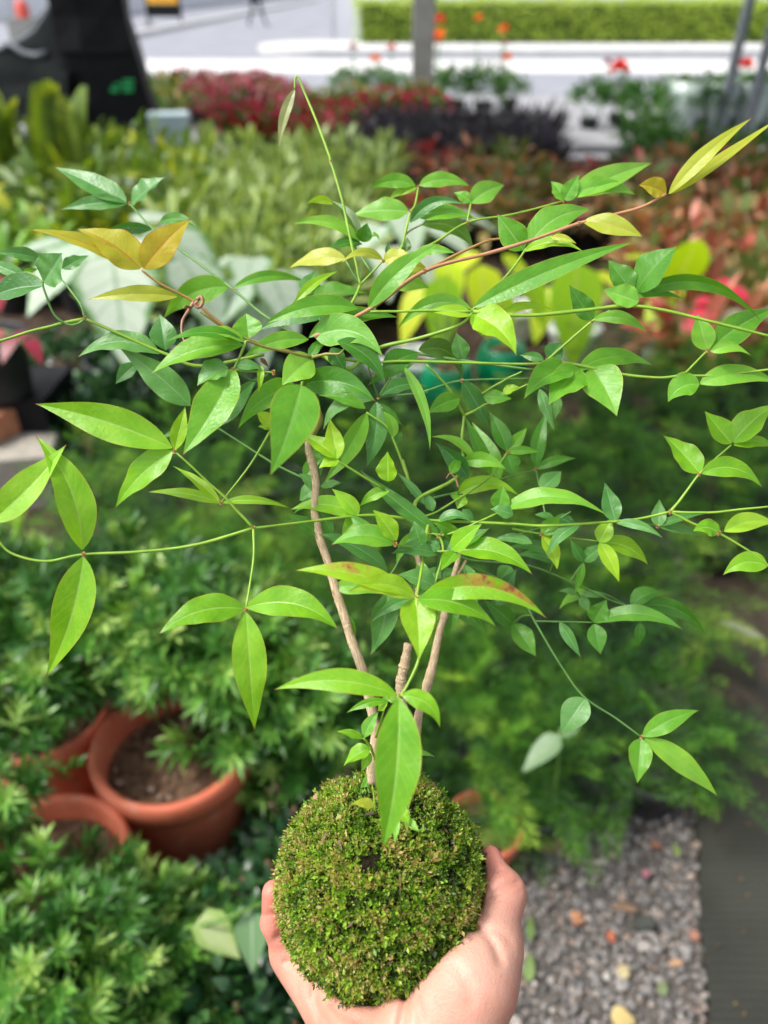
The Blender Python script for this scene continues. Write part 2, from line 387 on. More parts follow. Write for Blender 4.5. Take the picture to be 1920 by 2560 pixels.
# warning sign, person far away, small bollard at the wall
def far_things():
    M['yellow'] = mat_plain('yellow_board', srgb(240, 178, 30), srgb(250, 196, 60), 4, .5, 0)
    p = gp(358, 56, 0)
    root = thing('barrier_sign', 'yellow sign board on a black frame standing by the white hoarding', 'sign', (p[0], p[1], 0), R(-8))
    obj('board', MB().box((-.62, -.03, .75), (.62, .03, 1.7)).mesh('board', M['yellow'], False), root)
    obj('lower_panel', MB().box((-.68, -.025, .3), (.68, .025, .74)).mesh('lower_panel', M['black'], False), root)
    for s in (-1, 1):
        obj('leg', MB().box((s*.68-.04, -.04, 0), (s*.68+.04, .04, 1.75)).mesh('leg', M['black'], False), root)
        obj('foot', MB().box((s*.68-.05, -.4, 0), (s*.68+.05, .4, .06)).mesh('foot', M['black'], False), root)
    for q in range(4): obj('stripe', MB().box((-.5, -.036, .85+q*.2), (.5, -.0305, .91+q*.2)).mesh('stripe', M['yellow2'], False), root)
    p = gp(62, 84, 0)
    root = thing('bollard', 'small grey block with a red top in front of the left wall', 'bollard', (p[0], p[1], 0))
    M['red'] = mat_plain('red_paint', srgb(196, 70, 56), srgb(214, 92, 72), 10, .5, 0)
    obj('block', MB().box((-.45, -.3, 0), (.45, .3, .55)).mesh('block', M['pillar'], False), root)
    obj('cap', MB().lathe([(.2, .55), (.2, .85), (.12, 1.0), (.001, 1.02)], 14).mesh('cap', M['red']), root)
M['yellow2'] = mat_plain('amber_stripe', srgb(190, 110, 20), srgb(205, 124, 26), 4, .5, 0)
far_things()

# ------------------------------------------------------------------ near ground: gravel path, weed mat
A_, B_ = gp(1500, 1780, 0), gp(1523, 2212, 0)
edge_x = lambda y: A_[0]+(B_[0]-A_[0])*(y-A_[1])/(B_[1]-A_[1])
def weed_mat():
    t = NT('weed_mat'); tc = t.n('ShaderNodeTexCoord').outputs['Object']; sp = t.n('ShaderNodeSeparateXYZ'); t.l(tc, sp.inputs[0])
    w1 = t.math('SINE', t.math('MULTIPLY', sp.outputs[0], 900.0)); w2 = t.math('SINE', t.math('MULTIPLY', sp.outputs[1], 420.0))
    n = t.noise(5, 5); col = t.ramp(n, [(.3, srgb(32, 34, 31)), (.7, srgb(58, 59, 52))])
    col = t.mix(t.math('MULTIPLY', t.step(w1, 0, 1), .35), col, srgb(74, 76, 66)); col = t.mix(t.math('MULTIPLY', t.step(w2, 0, 1), .2), col, srgb(30, 34, 28))
    col = t.mix(t.step(t.noise(2.3, 3), .58, .75), col, srgb(78, 68, 56))
    dust = t.step(t.math('MULTIPLY_ADD', t.math('SUBTRACT', t.noise(6, 5), .5), 1.6, sp.outputs[1]), 1.05, 1.9); col = t.mix(t.math('MULTIPLY', dust, .8), col, t.ramp(t.noise(30, 5), [(.3, srgb(84, 70, 58)), (.7, srgb(124, 106, 90))]))
    b = t.bsdf(col, .8, .3); t.l(t.bump(t.math('ADD', w1, w2), .25, .002), b.inputs['Normal'])
    mat = t.done(b.outputs[0])
    ys = np.linspace(.1, 3.4, 60); V = []
    for y in ys:
        x0 = edge_x(y)+.004*math.sin(y*23)
        V += [[x0, y, .006], [x0+.004, y, .022], [x0+.3, y, .022+.004*math.sin(7*y)], [x0+.9, y, .022], [x0+2.4, y, .02]]
    k = np.arange(59)[:, None]*5+np.arange(4)[None]
    o = obj('weed_mat', MB().add(V, np.stack([k, k+1, k+6, k+5], -1).reshape(-1, 4)).mesh('weed_mat', mat)); o['kind'] = 'structure'; o['label'] = 'dark woven weed mat laid along the right edge of the gravel'
weed_mat()
def gravel():
    ico = []; 
    f = (1+5**.5)/2
    base = unit(np.array([[-1, f, 0], [1, f, 0], [-1, -f, 0], [1, -f, 0], [0, -1, f], [0, 1, f], [0, -1, -f], [0, 1, -f], [f, 0, -1], [f, 0, 1], [-f, 0, -1], [-f, 0, 1]], float))
    tri = np.array([[0, 11, 5], [0, 5, 1], [0, 1, 7], [0, 7, 10], [0, 10, 11], [1, 5, 9], [5, 11, 4], [11, 10, 2], [10, 7, 6], [7, 1, 8], [3, 9, 4], [3, 4, 2], [3, 2, 6], [3, 6, 8], [3, 8, 9], [4, 9, 5], [2, 4, 11], [6, 2, 10], [8, 6, 7], [9, 8, 1]])
    n = 24000
    y = RNG.uniform(.25, 2.0, n); x = np.array([edge_x(q) for q in y])-RNG.uniform(.0, .95, n)**1.0
    keep = x > .02; x, y = x[keep], y[keep]; n = len(x)
    s = RNG.lognormal(np.log(.0037), .42, n).clip(.0018, .013)
    sc = s[:, None]*RNG.uniform(.65, 1.35, (n, 3))*np.array([1, 1, .62])
    V = base[None]*(1+RNG.normal(0, .14, (n, 12, 1)))*sc[:, None]
    a = RNG.uniform(0, 6.28, n); c, q = np.cos(a), np.sin(a)
    V = np.stack([V[..., 0]*c[:, None]-V[..., 1]*q[:, None], V[..., 0]*q[:, None]+V[..., 1]*c[:, None], V[..., 2]], -1)
    tl = RNG.normal(0, .3, n); V[..., 2] += V[..., 0]*tl[:, None]
    V += np.stack([x, y, .006+s*.4+RNG.uniform(0, .006, n)], -1)[:, None]
    A = np.zeros((n, 12, 3)); A[..., 2] = RNG.random(n)[:, None]; A[..., 0] = 0; A[..., 1] = .5
    mt = mat_leaf('gravel', [(0, srgb(92, 89, 88)), (.3, srgb(120, 116, 114)), (.62, srgb(140, 136, 132)), (.82, srgb(160, 153, 146)), (.92, srgb(140, 114, 96)), (1, srgb(182, 177, 170))], rough=.8, trans=0, scale=160, mott=.35, spec=.3)
    o = obj('gravel', MB().add(V, None, (tri[None]+np.arange(n)[:, None, None]*12).reshape(-1, 3), A).mesh('gravel', mt, False), kind='stuff')
    tag(o, 'loose grey gravel chips covering the path at lower right', 'gravel')
gravel()
m = MB(); ys = np.linspace(.1, 2.2, 20); V = []
for y in ys: V += [[edge_x(y)-1.0, y, .004], [edge_x(y)-.001, y, .004]]
k = np.arange(19)*2
o = obj('path', m.add(V, np.stack([k, k+1, k+3, k+2], -1)).mesh('path', mat_plain('gravel_bed', srgb(70, 66, 62), srgb(112, 106, 100), 60, .95, .5, .2)), kind='structure'); o['label'] = 'grit bed of the gravel path'

def unseen_canopy():  # unseen cloth strips, their edges and gap shaped for how sunlight falls
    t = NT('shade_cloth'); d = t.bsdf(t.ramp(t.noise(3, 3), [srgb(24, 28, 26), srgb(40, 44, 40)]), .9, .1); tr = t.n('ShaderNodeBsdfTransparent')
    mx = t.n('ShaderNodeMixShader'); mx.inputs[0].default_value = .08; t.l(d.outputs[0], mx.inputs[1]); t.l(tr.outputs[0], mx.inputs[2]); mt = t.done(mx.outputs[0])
    for (y0, y1, lab) in ((1.05, 2.55, 'unseen narrow strip of dark shade cloth, placed to shade the near ferns'), (4.8, 8.0, 'unseen wide dark shade cloth, placed to shade the far plant rows')):
        root = thing('unseen_shade_canopy', lab, 'unseen_canopy', (0, 0, 3.1))
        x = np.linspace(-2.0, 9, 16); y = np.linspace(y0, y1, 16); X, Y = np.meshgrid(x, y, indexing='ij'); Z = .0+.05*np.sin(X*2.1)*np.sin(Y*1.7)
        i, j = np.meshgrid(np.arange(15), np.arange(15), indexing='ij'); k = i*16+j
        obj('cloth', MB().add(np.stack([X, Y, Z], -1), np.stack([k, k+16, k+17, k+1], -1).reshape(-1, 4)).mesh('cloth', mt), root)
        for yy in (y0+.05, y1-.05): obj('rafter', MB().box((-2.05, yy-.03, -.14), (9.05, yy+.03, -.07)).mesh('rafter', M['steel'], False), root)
unseen_canopy()

def mat_litter():
    n = 260; m = MB(); y = RNG.uniform(.45, 2.2, n); x = np.array([edge_x(q) for q in y])+RNG.uniform(.01, .9, n)**1.4
    a = RNG.uniform(0, 6.28, n); D = np.stack([np.cos(a), np.sin(a), RNG.uniform(0, .3, n)], -1)
    m.leaves(np.stack([x, y, np.full(n, .028)], -1), D, np.tile([0, 0, 1.0], (n, 1))+RNG.normal(0, .25, (n, 3)), RNG.lognormal(math.log(.010), .5, n), RNG.lognormal(math.log(.0045), .4, n), 'ovate', 3, .1, .3, RNG.random(n))
    o = obj('leaf_litter', m.mesh('leaf_litter', mat_leaf('litter', [(0, srgb(56, 48, 38)), (.4, srgb(98, 78, 56)), (.75, srgb(138, 110, 78)), (.9, srgb(96, 116, 60)), (1, srgb(170, 160, 140))], trans=.1, scale=80, rough=.7)), kind='stuff')
    tag(o, 'small dry leaf scraps strewn over the dark weed mat', 'litter')
mat_litter()
# ------------------------------------------------------------------ bodies grown as one skin from tapered limbs
def limb_field(prims, lo, hi, h):
    lo = np.array(lo); hi = np.array(hi); n = np.ceil((hi-lo)/h).astype(int)+1
    ax = [lo[i]+h*np.arange(n[i]) for i in range(3)]
    G = np.stack(np.meshgrid(*ax, indexing='ij'), -1).astype(np.float32); D = None
    for a, b, ra, rb, k in prims:
        a = np.array(a, np.float32); b = np.array(b, np.float32); v = b-a; L2 = max(float(v@v), 1e-12)
        t = np.clip(((G-a)@v)/L2, 0, 1); d = np.linalg.norm(G-a-t[..., None]*v, axis=-1)-(ra+t*(rb-ra))
        if D is None: D = d
        else:
            q = np.clip(.5+.5*(D-d)/k, 0, 1); D = D+(d-D)*q-k*q*(1-q)
    return G, D
def skin_surface(D, lo, h):
    ins = D < 0; n = np.array(D.shape); c = np.zeros(n-1, np.int8)
    for i in (0, 1):
        for j in (0, 1):
            for k in (0, 1): c += ins[i:n[0]-1+i, j:n[1]-1+j, k:n[2]-1+k]
    cells = np.argwhere((c > 0) & (c < 8)); idx = -np.ones(n-1, np.int64); idx[tuple(cells.T)] = np.arange(len(cells))
    acc = np.zeros((len(cells), 3)); cnt = np.zeros(len(cells))
    cor = [(i, j, k) for i in (0, 1) for j in (0, 1) for k in (0, 1)]
    for p in cor:
        for ax in range(3):
            if p[ax]: continue
            q = list(p); q[ax] = 1
            va = D[tuple((cells+p).T)]; vb = D[tuple((cells+q).T)]; x = (va < 0) != (vb < 0)
            t = np.where(x, va/np.where(x, va-vb, 1), 0)
            pos = np.array(p)+t[:, None]*(np.array(q)-np.array(p)); acc[x] += pos[x]; cnt[x] += 1
    V = np.array(lo)+h*(cells+acc/np.maximum(cnt, 1)[:, None]); Q = []
    for ax in range(3):
        o1, o2 = [(1, 2), (2, 0), (0, 1)][ax]
        s = [slice(1, n[i]-1) for i in range(3)]; s[ax] = slice(0, n[ax]-1); s2 = list(s); s2[ax] = slice(1, n[ax])
        a, b = ins[tuple(s)], ins[tuple(s2)]
        e = np.argwhere(a != b); off = np.array([1, 1, 1]); off[ax] = 0; e = e+off
        if not len(e): continue
        d1 = np.zeros(3, int); d1[o1] = 1; d2 = np.zeros(3, int); d2[o2] = 1
        f = np.stack([idx[tuple((e-d1-d2).T)], idx[tuple((e-d2).T)], idx[tuple(e.T)], idx[tuple((e-d1).T)]], -1)
        inside_first = ins[tuple(e.T)]
        f[~inside_first] = f[~inside_first][:, ::-1]; Q.append(f)
    return V, np.vstack(Q)

def far_person():
    t = NT('dark_clothes'); b = t.bsdf(t.ramp(t.noise(4, 3), [srgb(34, 36, 44), srgb(56, 58, 66)]), .9, .2)
    mt = t.done(b.outputs[0])
    p = gp(556, 58, 0)
    pr = [((0, 0, .95), (0, 0, 1.35), .15, .19, .1), ((0, 0, 1.35), (0, 0, 1.55), .06, .055, .05), ((0, .0, 1.62), (0, .02, 1.70), .095, .09, .03),
          ((-.09, 0, .92), (-.16, -.06, .5), .085, .06, .05), ((-.16, -.06, .5), (-.34, .05, .1), .056, .036, .03), ((-.34, .05, .08), (-.24, -.08, .04), .04, .03, .03),
          ((.09, 0, .92), (.22, .02, .5), .085, .06, .05), ((.22, .02, .5), (.34, .0, .1), .056, .036, .03), ((.34, 0, .07), (.46, -.06, .04), .04, .03, .03),
          ((-.2, 0, 1.4), (-.25, .1, 1.1), .055, .042, .05), ((-.25, .1, 1.1), (-.18, -.05, .85), .04, .03, .03), ((-.18, -.05, .85), (-.17, -.07, .76), .035, .022, .03),
          ((.2, 0, 1.4), (.25, -.08, 1.1), .055, .042, .05), ((.25, -.08, 1.1), (.33, .05, .86), .04, .03, .03), ((.33, .05, .86), (.34, .07, .78), .035, .022, .03)]
    h = .022; G, D = limb_field(pr, (-.62, -.4, -.02), (.62, .4, 1.86), h); V, Q = skin_surface(D, (-.62, -.4, -.02), h)
    o = obj('person', make_mesh('person', V, Q, mt), None, (p[0], p[1], .012), (0, 0, 0))
    tag(o, 'distant person in dark clothes striding across the grey road', 'person')
far_person()

# ------------------------------------------------------------------ plants of the nursery
def pot_mesh(r, h, mat, name='pot', rim=.02, n=36, lip=.012):
    rb = r*.74
    return MB().lathe([(.001, .002), (rb, .002), (rb+.003, .02), (r-.012, h-rim*2.2), (r-.010, h-rim*1.9), (r, h-rim*1.8), (r+.002, h-.006), (r-.004, h), (r-lip*.8, h+.001), (r-lip*1.3, h-.006), (r-lip*1.5, h-rim*2.4), (r-lip*2.1, h-rim*2.7), (rb-.006, .03), (.001, .028)], n).mesh(name, mat)
def soil_mesh(r, z, name='soil_surface', bump=.006):
    g = np.linspace(.002, r, 16); a = np.linspace(0, 2*np.pi, 40, endpoint=False)
    X = g[:, None]*np.cos(a); Y = g[:, None]*np.sin(a); Z = z+bump*RNG.normal(size=X.shape)*(g[:, None] < r*.98)+.006*np.sin(20*X)
    i, j = np.meshgrid(np.arange(15), np.arange(40), indexing='ij'); k = (j+1) % 40
    return MB().add(np.stack([X, Y, Z], -1), np.stack([i*40+j, i*40+k, (i+1)*40+k, (i+1)*40+j], -1).reshape(-1, 4)).mesh(name, M['potsoil'])
M['potsoil'] = mat_plain('potting_soil', srgb(76, 58, 46), srgb(146, 116, 92), 60, .95, .9, .2)
M['stalk'] = mat_plain('green_stalk', srgb(80, 116, 50), srgb(110, 146, 64), 20, .6, .1)
M['wood'] = mat_plain('woody_stalk', srgb(92, 76, 58), srgb(128, 108, 84), 40, .9, .3)

M['podo'] = mat_leaf('podocarpus_leaf', [(0, srgb(34, 78, 30)), (.4, srgb(62, 118, 44)), (.7, srgb(112, 166, 66)), (1, srgb(186, 214, 118))], rough=.34, trans=.22, rib=srgb(126, 166, 74), scale=50, spec=.55, objvar=.1)
M['fern'] = mat_leaf('feathery_leaf', [(0, srgb(22, 54, 20)), (.35, srgb(54, 108, 32)), (.62, srgb(104, 166, 46)), (1, srgb(180, 220, 80))], trans=.4, scale=20, objvar=.45, mott=.1)
M['varieg'] = mat_leaf('variegated_leaf', [srgb(72, 112, 50), srgb(104, 142, 66), srgb(136, 166, 86)], trans=.3, centre=srgb(178, 194, 120), scale=45, objvar=.1)
M['caladium'] = mat_leaf('white_caladium_leaf', [srgb(182, 202, 176), srgb(198, 214, 190), srgb(212, 224, 204)], trans=.3, margin=srgb(104, 152, 84), rib=srgb(104, 150, 86), veins=34, veink=.5, scale=22, mott=.5, tcol=(1, 1.05, .85, 1))
M['lime'] = mat_leaf('lime_leaf', [srgb(150, 208, 34), srgb(196, 228, 40), srgb(222, 234, 50)], trans=.5, rib=srgb(210, 224, 120), scale=16)
M['redleaf'] = mat_leaf('reddish_leaf', [(0, srgb(84, 96, 46)), (.25, srgb(134, 118, 70)), (.48, srgb(160, 84, 64)), (.7, srgb(176, 72, 66)), (.86, srgb(192, 146, 100)), (1, srgb(206, 130, 114))], trans=.2, rib=srgb(206, 150, 120), margin=srgb(122, 110, 60), scale=26, objvar=.2)
M['pink'] = mat_leaf('pink_caladium_leaf', [srgb(196, 36, 62), srgb(216, 52, 78), srgb(226, 76, 96)], trans=.3, margin=srgb(96, 110, 60), scale=18, tcol=(1.2, .8, .8, 1))
M['croton'] = mat_leaf('yellow_croton_leaf', [(0, srgb(66, 98, 34)), (.5, srgb(100, 132, 42)), (.85, srgb(138, 160, 44)), (1, srgb(196, 198, 44))], trans=.35, rib=srgb(180, 190, 90), scale=14, objvar=.5)
M['strap'] = mat_leaf('strap_leaf', [srgb(92, 146, 44), srgb(124, 176, 56), srgb(150, 196, 74)], trans=.35, scale=20)
M['dark'] = mat_leaf('dark_glossy_leaf', [(0, srgb(28, 62, 36)), (.6, srgb(46, 88, 50)), (1, srgb(84, 128, 70))], rough=.26, trans=.15, rib=srgb(80, 120, 70), scale=40, spec=.7, objvar=.1)
M['shrub'] = mat_leaf('shrub_leaf', [(0, srgb(40, 84, 34)), (.6, srgb(62, 112, 40)), (1, srgb(98, 146, 52))], trans=.25, scale=30, objvar=.2)
M['redflower'] = mat_leaf('red_petal', [srgb(120, 12, 36), srgb(158, 20, 54), srgb(196, 44, 84)], trans=.25, scale=30, tcol=(1.2, .8, .8, 1))
M['pinkflower'] = mat_leaf('pink_petal', [srgb(142, 28, 58), srgb(184, 60, 94), srgb(226, 164, 180)], trans=.25, scale=30, tcol=(1.2, .8, .8, 1))
M['ochre'] = mat_leaf('ochre_leaf', [srgb(128, 104, 44), srgb(166, 140, 66), srgb(196, 176, 92)], trans=.25, scale=30)
M['purple'] = mat_leaf('dark_purple_leaf', [srgb(44, 38, 56), srgb(62, 54, 72), srgb(72, 78, 66)], trans=.12, scale=30)
M['scarlet'] = mat_leaf('scarlet_petal', [srgb(222, 44, 40), srgb(236, 66, 54), srgb(240, 96, 72)], trans=.3, scale=30, tcol=(1.2, .7, .6, 1))
M['orange'] = mat_leaf('orange_petal', [srgb(240, 112, 30), srgb(248, 138, 44), srgb(250, 170, 60)], trans=.3, scale=30, tcol=(1.2, .8, .5, 1))
M['emerald'] = mat_plain('emerald_plastic', srgb(8, 128, 84), srgb(14, 150, 98), 6, .22, 0, .6)
M['whitepot'] = mat_plain('white_plastic', srgb(206, 214, 210), srgb(226, 230, 228), 6, .35, .05, .5)

def dome(n, r, h, shell=.6):
    """points through the outer volume of a dome, and outward directions"""
    d = RNG.normal(size=(n, 3)); d[:, 2] = np.abs(d[:, 2])*.9-.15; d = unit(d)
    q = (1-(1-shell)*RNG.random(n)**.7)[:, None]
    return d*q*np.array([r, r, h]), d
def podo_mesh(name, n=120, r=.15, h=.16, pale=.35):
    m = MB(); P, D = dome(n, r, h, .45)
    for p, d in zip(P, D):
        ax = unit(d*np.array([1, 1, .8])+np.array([0, 0, .55])+RNG.normal(0, .28, 3)); k = RNG.integers(16, 24); ln = RNG.uniform(.035, .06)
        t = np.sort(RNG.random(k))**.7; s = unit(np.cross(ax, [.3, .1, .9])); b = np.cross(ax, s); a = np.arange(k)*2.4+RNG.random()*6
        rad = np.cos(a)[:, None]*s+np.sin(a)[:, None]*b; op = (1.15-.75*t)[:, None]
        dd = unit(ax*(1-op*.55)+rad*op); base = p+ax*(t*ln)[:, None]
        tn = np.clip(RNG.normal(.38, .17)+(.42 if RNG.random() < pale else 0)*t+RNG.normal(0, .07, k), 0, 1)
        m.leaves(base, dd, ax+rad*-.3, RNG.uniform(.042, .068, k)*(1.05-.4*t), RNG.uniform(.0056, .0082, k), 'linear', 3, .12, .2, tn)
    return m.mesh(name, M['podo'])
def fern_mesh(name, n=30, r=.24, h=.2):
    m = MB()
    for q in range(n):
        a = RNG.uniform(0, 6.283); e = RNG.uniform(.0, 1.35); d = np.array([math.cos(a)*math.cos(e), math.sin(a)*math.cos(e), math.sin(e)])
        L = RNG.uniform(.7, 1.2)*(r*math.cos(e)+h*math.sin(e))*1.15; s_ = unit(np.cross(d, [0, 0, 1.0])); K = 18
        t = np.linspace(.2, 1, K); cen = d*(t*L)[:, None]; cen[:, 2] -= .36*L*t**2.2*(1.15-e*.5)
        tan = unit(np.gradient(cen, axis=0)); tn = np.clip(RNG.normal(.38, .2), 0, 1)
        for sg in (-1, 1):
            bl = .056*np.sin(np.pi*np.clip(t, 0, .97)**.75)+.010; bd = unit(s_*sg+tan*.9+RNG.normal(0, .22, (K, 3))+[0, 0, .1])
            for k in range(K):
                c = 11; tt = np.linspace(.1, 1, c); base = cen[k]+bd[k]*(tt*bl[k])[:, None]
                nd = unit(bd[k]*.9+RNG.normal(0, .6, (c, 3))+np.array([0, 0, .2]))
                m.leaves(base, nd, RNG.normal(size=(c, 3))*.6+[0, 0, 1.0], RNG.uniform(.013, .022, c), RNG.uniform(.0034, .0054, c), 'linear', 1, 0, .1, np.clip(tn+.45*t[k]-.2+RNG.normal(0, .05, c), 0, 1))
    return m.mesh(name, M['fern'])
def leafy_mesh(name, mat, n, r, h, L, W, prof='lance', up=.5, droop=.3, seg=4, fold=.2, shell=.5, nup=1.0, inner=0):
    m = MB(); P, D = dome(n, r, h, shell)
    d = unit(D*np.array([1, 1, .7])+np.array([0, 0, up])+RNG.normal(0, .35, (n, 3)))
    N = np.array([0, 0, nup])+D*.4+RNG.normal(0, .3, (n, 3))
    m.leaves(P, d, N, RNG.uniform(*L, n), RNG.uniform(*W, n), prof, seg, RNG.uniform(.4, 1.4, n)*droop, fold, RNG.random(n))
    return m.mesh(name, mat)
def stalks_mesh(name, n, r, z0, z1, rad=.004, mat=None):
    m = MB()
    for k in range(n):
        a = RNG.uniform(0, 6.283); q = r*math.sqrt(RNG.random())
        e = np.array([math.cos(a)*q, math.sin(a)*q, z1*RNG.uniform(.8, 1.0)])
        m.tube(smooth_path([[e[0]*.15, e[1]*.15, z0], [e[0]*.5, e[1]*.5, z0+(e[2]-z0)*.6], e], 3), rad, 5)
    return m.mesh(name, mat or M['stalk'])
def potted(name, label, cat, group, loc, crown, crown_z, pot=None, pot_sc=1.0, stalk=None, soil=None, sc=1.0, rz=None, extra=()):
    root = thing(name, label, cat, loc, RNG.uniform(0, 6.28) if rz is None else rz, group)
    if pot: obj('pot', pot, root)
    if soil: obj('soil_surface', soil, root)
    if stalk: obj('stems', stalk, root)
    c = obj('crown', crown, root, (0, 0, crown_z), sc=sc, kind='stuff')
    for nm, me in extra: obj(nm, me, root, (0, 0, crown_z), sc=sc, kind='stuff')
    return root

podos = [podo_mesh('podocarpus_crown', 80), podo_mesh('podocarpus_crown', 74, .14, .13, .6), podo_mesh('podocarpus_crown', 70, .16, .14, .3)]
tpot = pot_mesh(.15, .26, M['terracotta'], rim=.03, lip=.014); tsoil = soil_mesh(.126, .2)
bpot = pot_mesh(.11, .18, M['potblack']); bsoil = soil_mesh(.09, .15)
wstalk = stalks_mesh('stems', 4, .05, .0, .22, .005, M['wood'])
# three terracotta pots
def terracotta(px, py, z, r, label, rz=0):
    q = gp(px, py, z); root = thing('terracotta_pot', label, 'plant pot', (q[0], q[1], 0), rz, 'terracotta pots at lower left', sc=r/.15)
    s = (z/(r/.15))/.26
    o = obj('pot', tpot, root); o.scale = (1, 1, s); obj('soil_surface', tsoil, root, sc=(1, 1, s)); return root, q
tA, qA = terracotta(372, 1600, .26, .152, 'largest terracotta pot, open on brown soil, left of the hand')
terracotta(92, 1520, .255, .14, 'terracotta pot behind and left of the large open pot, half under foliage', .5)
terracotta(100, 1862, .235, .135, 'terracotta pot in front of the large open pot at the left edge', 1.1)
terracotta(1048, 1775, .12, .075, 'small terracotta pot half hidden by fern right of the moss ball', .4)
# pebbles and crumbs on the soil of the open pot, stem stump
crumb = MB()
for k in range(160):
    a = RNG.uniform(0, 6.28); q = .12*math.sqrt(RNG.random()); s = RNG.lognormal(math.log(.003), .5)
    d = unit(RNG.normal(size=(6, 3))); pr = np.array([[1, 0, 0], [-1, 0, 0], [0, 1, 0], [0, -1, 0], [0, 0, 1], [0, 0, -1.0]])*s*RNG.uniform(.7, 1.3, (6, 1))
    crumb.add(pr+[math.cos(a)*q, math.sin(a)*q, .204], None, [[0, 2, 4], [2, 1, 4], [1, 3, 4], [3, 0, 4], [2, 0, 5], [1, 2, 5], [3, 1, 5], [0, 3, 5]], np.tile([0, .5, RNG.random()], (6, 1)))
o = obj('soil_crumbs', crumb.mesh('soil_crumbs', mat_leaf('crumb', [srgb(70, 54, 42), srgb(120, 98, 80), srgb(190, 176, 160)], rough=.9, trans=0, scale=90, spec=.2), False), tA, kind='stuff')
sap = MB(); sap.tube(smooth_path([[.01, .0, .16], [.02, .01, .24], [.03, .04, .33], [.035, .05, .40]], 4), [.011, .0105, .010, .0095, .009, .009, .009, .008, .008, .008, .007, .007, .006], 8)
root = thing('podocarpus_sapling', 'young podocarpus sprig with narrow leaves growing in the large open pot', 'plant', (qA[0], qA[1], 0))
obj('stem', sap.mesh('stem', M['wood']), root)
obj('crown', podo_mesh('sapling_crown', 30, .085, .06, .4), root, (.115, .015, .26))
obj('crown', podo_mesh('sapling_crown', 9, .05, .04, .6), root, (.03, .05, .40))

# podocarpus shrubs around the pots
G1 = 'podocarpus shrubs massed at lower left'
for px, py, z, s in [(40, 1290, .40, 1.1), (230, 1300, .42, 1.15), (400, 1320, .42, 1.1), (560, 1390, .40, 1.05), (130, 1370, .40, 1.0), (330, 1360, .42, .9), (490, 1405, .40, .8), (20, 1450, .40, .9), (650, 1480, .34, 1.0),
                  (-60, 1640, .42, .75), (640, 1610, .2, .75), (-90, 1820, .36, .6)]:
    q = gp(px, py, z)
    potted('podocarpus_shrub', 'narrow leaved podocarpus shrub in the green mass behind the terracotta pots', 'shrub', G1, (q[0], q[1], 0), podos[RNG.integers(3)], z-.05, None, stalk=wstalk, sc=s)
G2 = 'podocarpus shrubs in front of the pots'
for px, py, z, s in [(50, 2010, .33, .85), (230, 2030, .28, .8), (390, 2010, .22, .75), (90, 2130, .34, .8), (290, 2110, .24, .8), (-60, 2080, .33, .8)]:
    q = gp(px, py, z)
    potted('podocarpus_shrub', 'podocarpus shrub with pale tipped narrow leaves below the terracotta pots', 'shrub', G2, (q[0], q[1], 0), podos[RNG.integers(3)], z-.05, None, stalk=wstalk, sc=s)
gl = [leafy_mesh('glossy_crown', M['dark'], 420, .15, .12, (.03, .05), (.016, .026), 'ovate', .5, .2, 3) for _ in range(2)]
for px, py, z, s in [(420, 2100, .2, 1.0), (560, 2080, .18, 1.0), (300, 2190, .2, 1.0), (500, 2200, .2, 1.0), (150, 2230, .22, .9), (660, 2180, .18, 1.0), (640, 1900, .12, 1.0), (720, 1760, .10, 1.0), (600, 2010, .14, .9), (480, 1960, .12, .8), (620, 1780, .08, .8), (820, 2240, .12, 1.0), (-20, 2200, .24, .9)]:
    q = gp(px, py, z)
    potted('glossy_shrub', 'low shrub of small dark glossy leaves beside the hand at lower left', 'shrub', 'dark glossy shrubs at lower left', (q[0], q[1], 0), gl[RNG.integers(2)], z-.06, None, stalk=wstalk, sc=s)

# feathery ferns
ferns = [fern_mesh('feathery_crown', 32), fern_mesh('feathery_crown', 28, .26, .16), fern_mesh('feathery_crown', 28, .22, .24)]
fpot = pot_mesh(.10, .15, M['terracotta'], rim=.02); bpot2 = pot_mesh(.09, .12, M['potblack'])
lst = [(1030, 1590, .26, .8), (1160, 1600, .27, .75), (1300, 1560, .27, .75), (1440, 1545, .26, .65), (980, 1450, .28, .95), (1140, 1430, .30, .95), (1310, 1420, .28, .9), (1460, 1450, .24, .6),
       (830, 1400, .28, .9), (690, 1320, .30, 1.0), (510, 1220, .28, .9), (330, 1160, .30, 1.0), (170, 1110, .26, .8), (10, 1180, .22, .8), (880, 1240, .28, .95), (1070, 1280, .30, .95), (1260, 1270, .28, .9), (1420, 1270, .26, .8),
       (290, 1010, .26, .9), (480, 1050, .27, 1.0), (690, 1100, .30, .9), (860, 1070, .28, .9), (1050, 1110, .30, 1.0), (1240, 1110, .28, .9), (1410, 1080, .30, 1.0), (1590, 1060, .28, .85), (1700, 1060, .28, .9),
       (600, 950, .26, .9), (780, 940, .26, 1.0), (960, 970, .28, .9), (1130, 960, .26, 1.0), (1310, 950, .28, .9), (1480, 950, .26, 1.0), (1640, 990, .26, .9), (400, 920, .2, .9), (220, 960, .2, .8),
       (1250, 860, .26, .9), (1400, 850, .28, 1.0), (1550, 855, .26, .9), (1680, 870, .26, 1.0), (1110, 880, .22, .8), (1330, 780, .26, .9), (1480, 770, .26, .8), (1620, 775, .26, .9), (900, 880, .2, .8), (1560, 1560, .18, .4), (1075, 1700, .20, .5), (1160, 1730, .15, .4)]
for k, (px, py, z, s) in enumerate(lst):
    q = gp(px, py, z)
    potted('feathery_fern', 'feathery bright green asparagus fern in the dense mass behind the held plant', 'fern', 'feathery ferns filling the middle ground', (q[0], q[1], 0), ferns[k % 3], z-.08, bpot2 if s > .6 else None, sc=s)
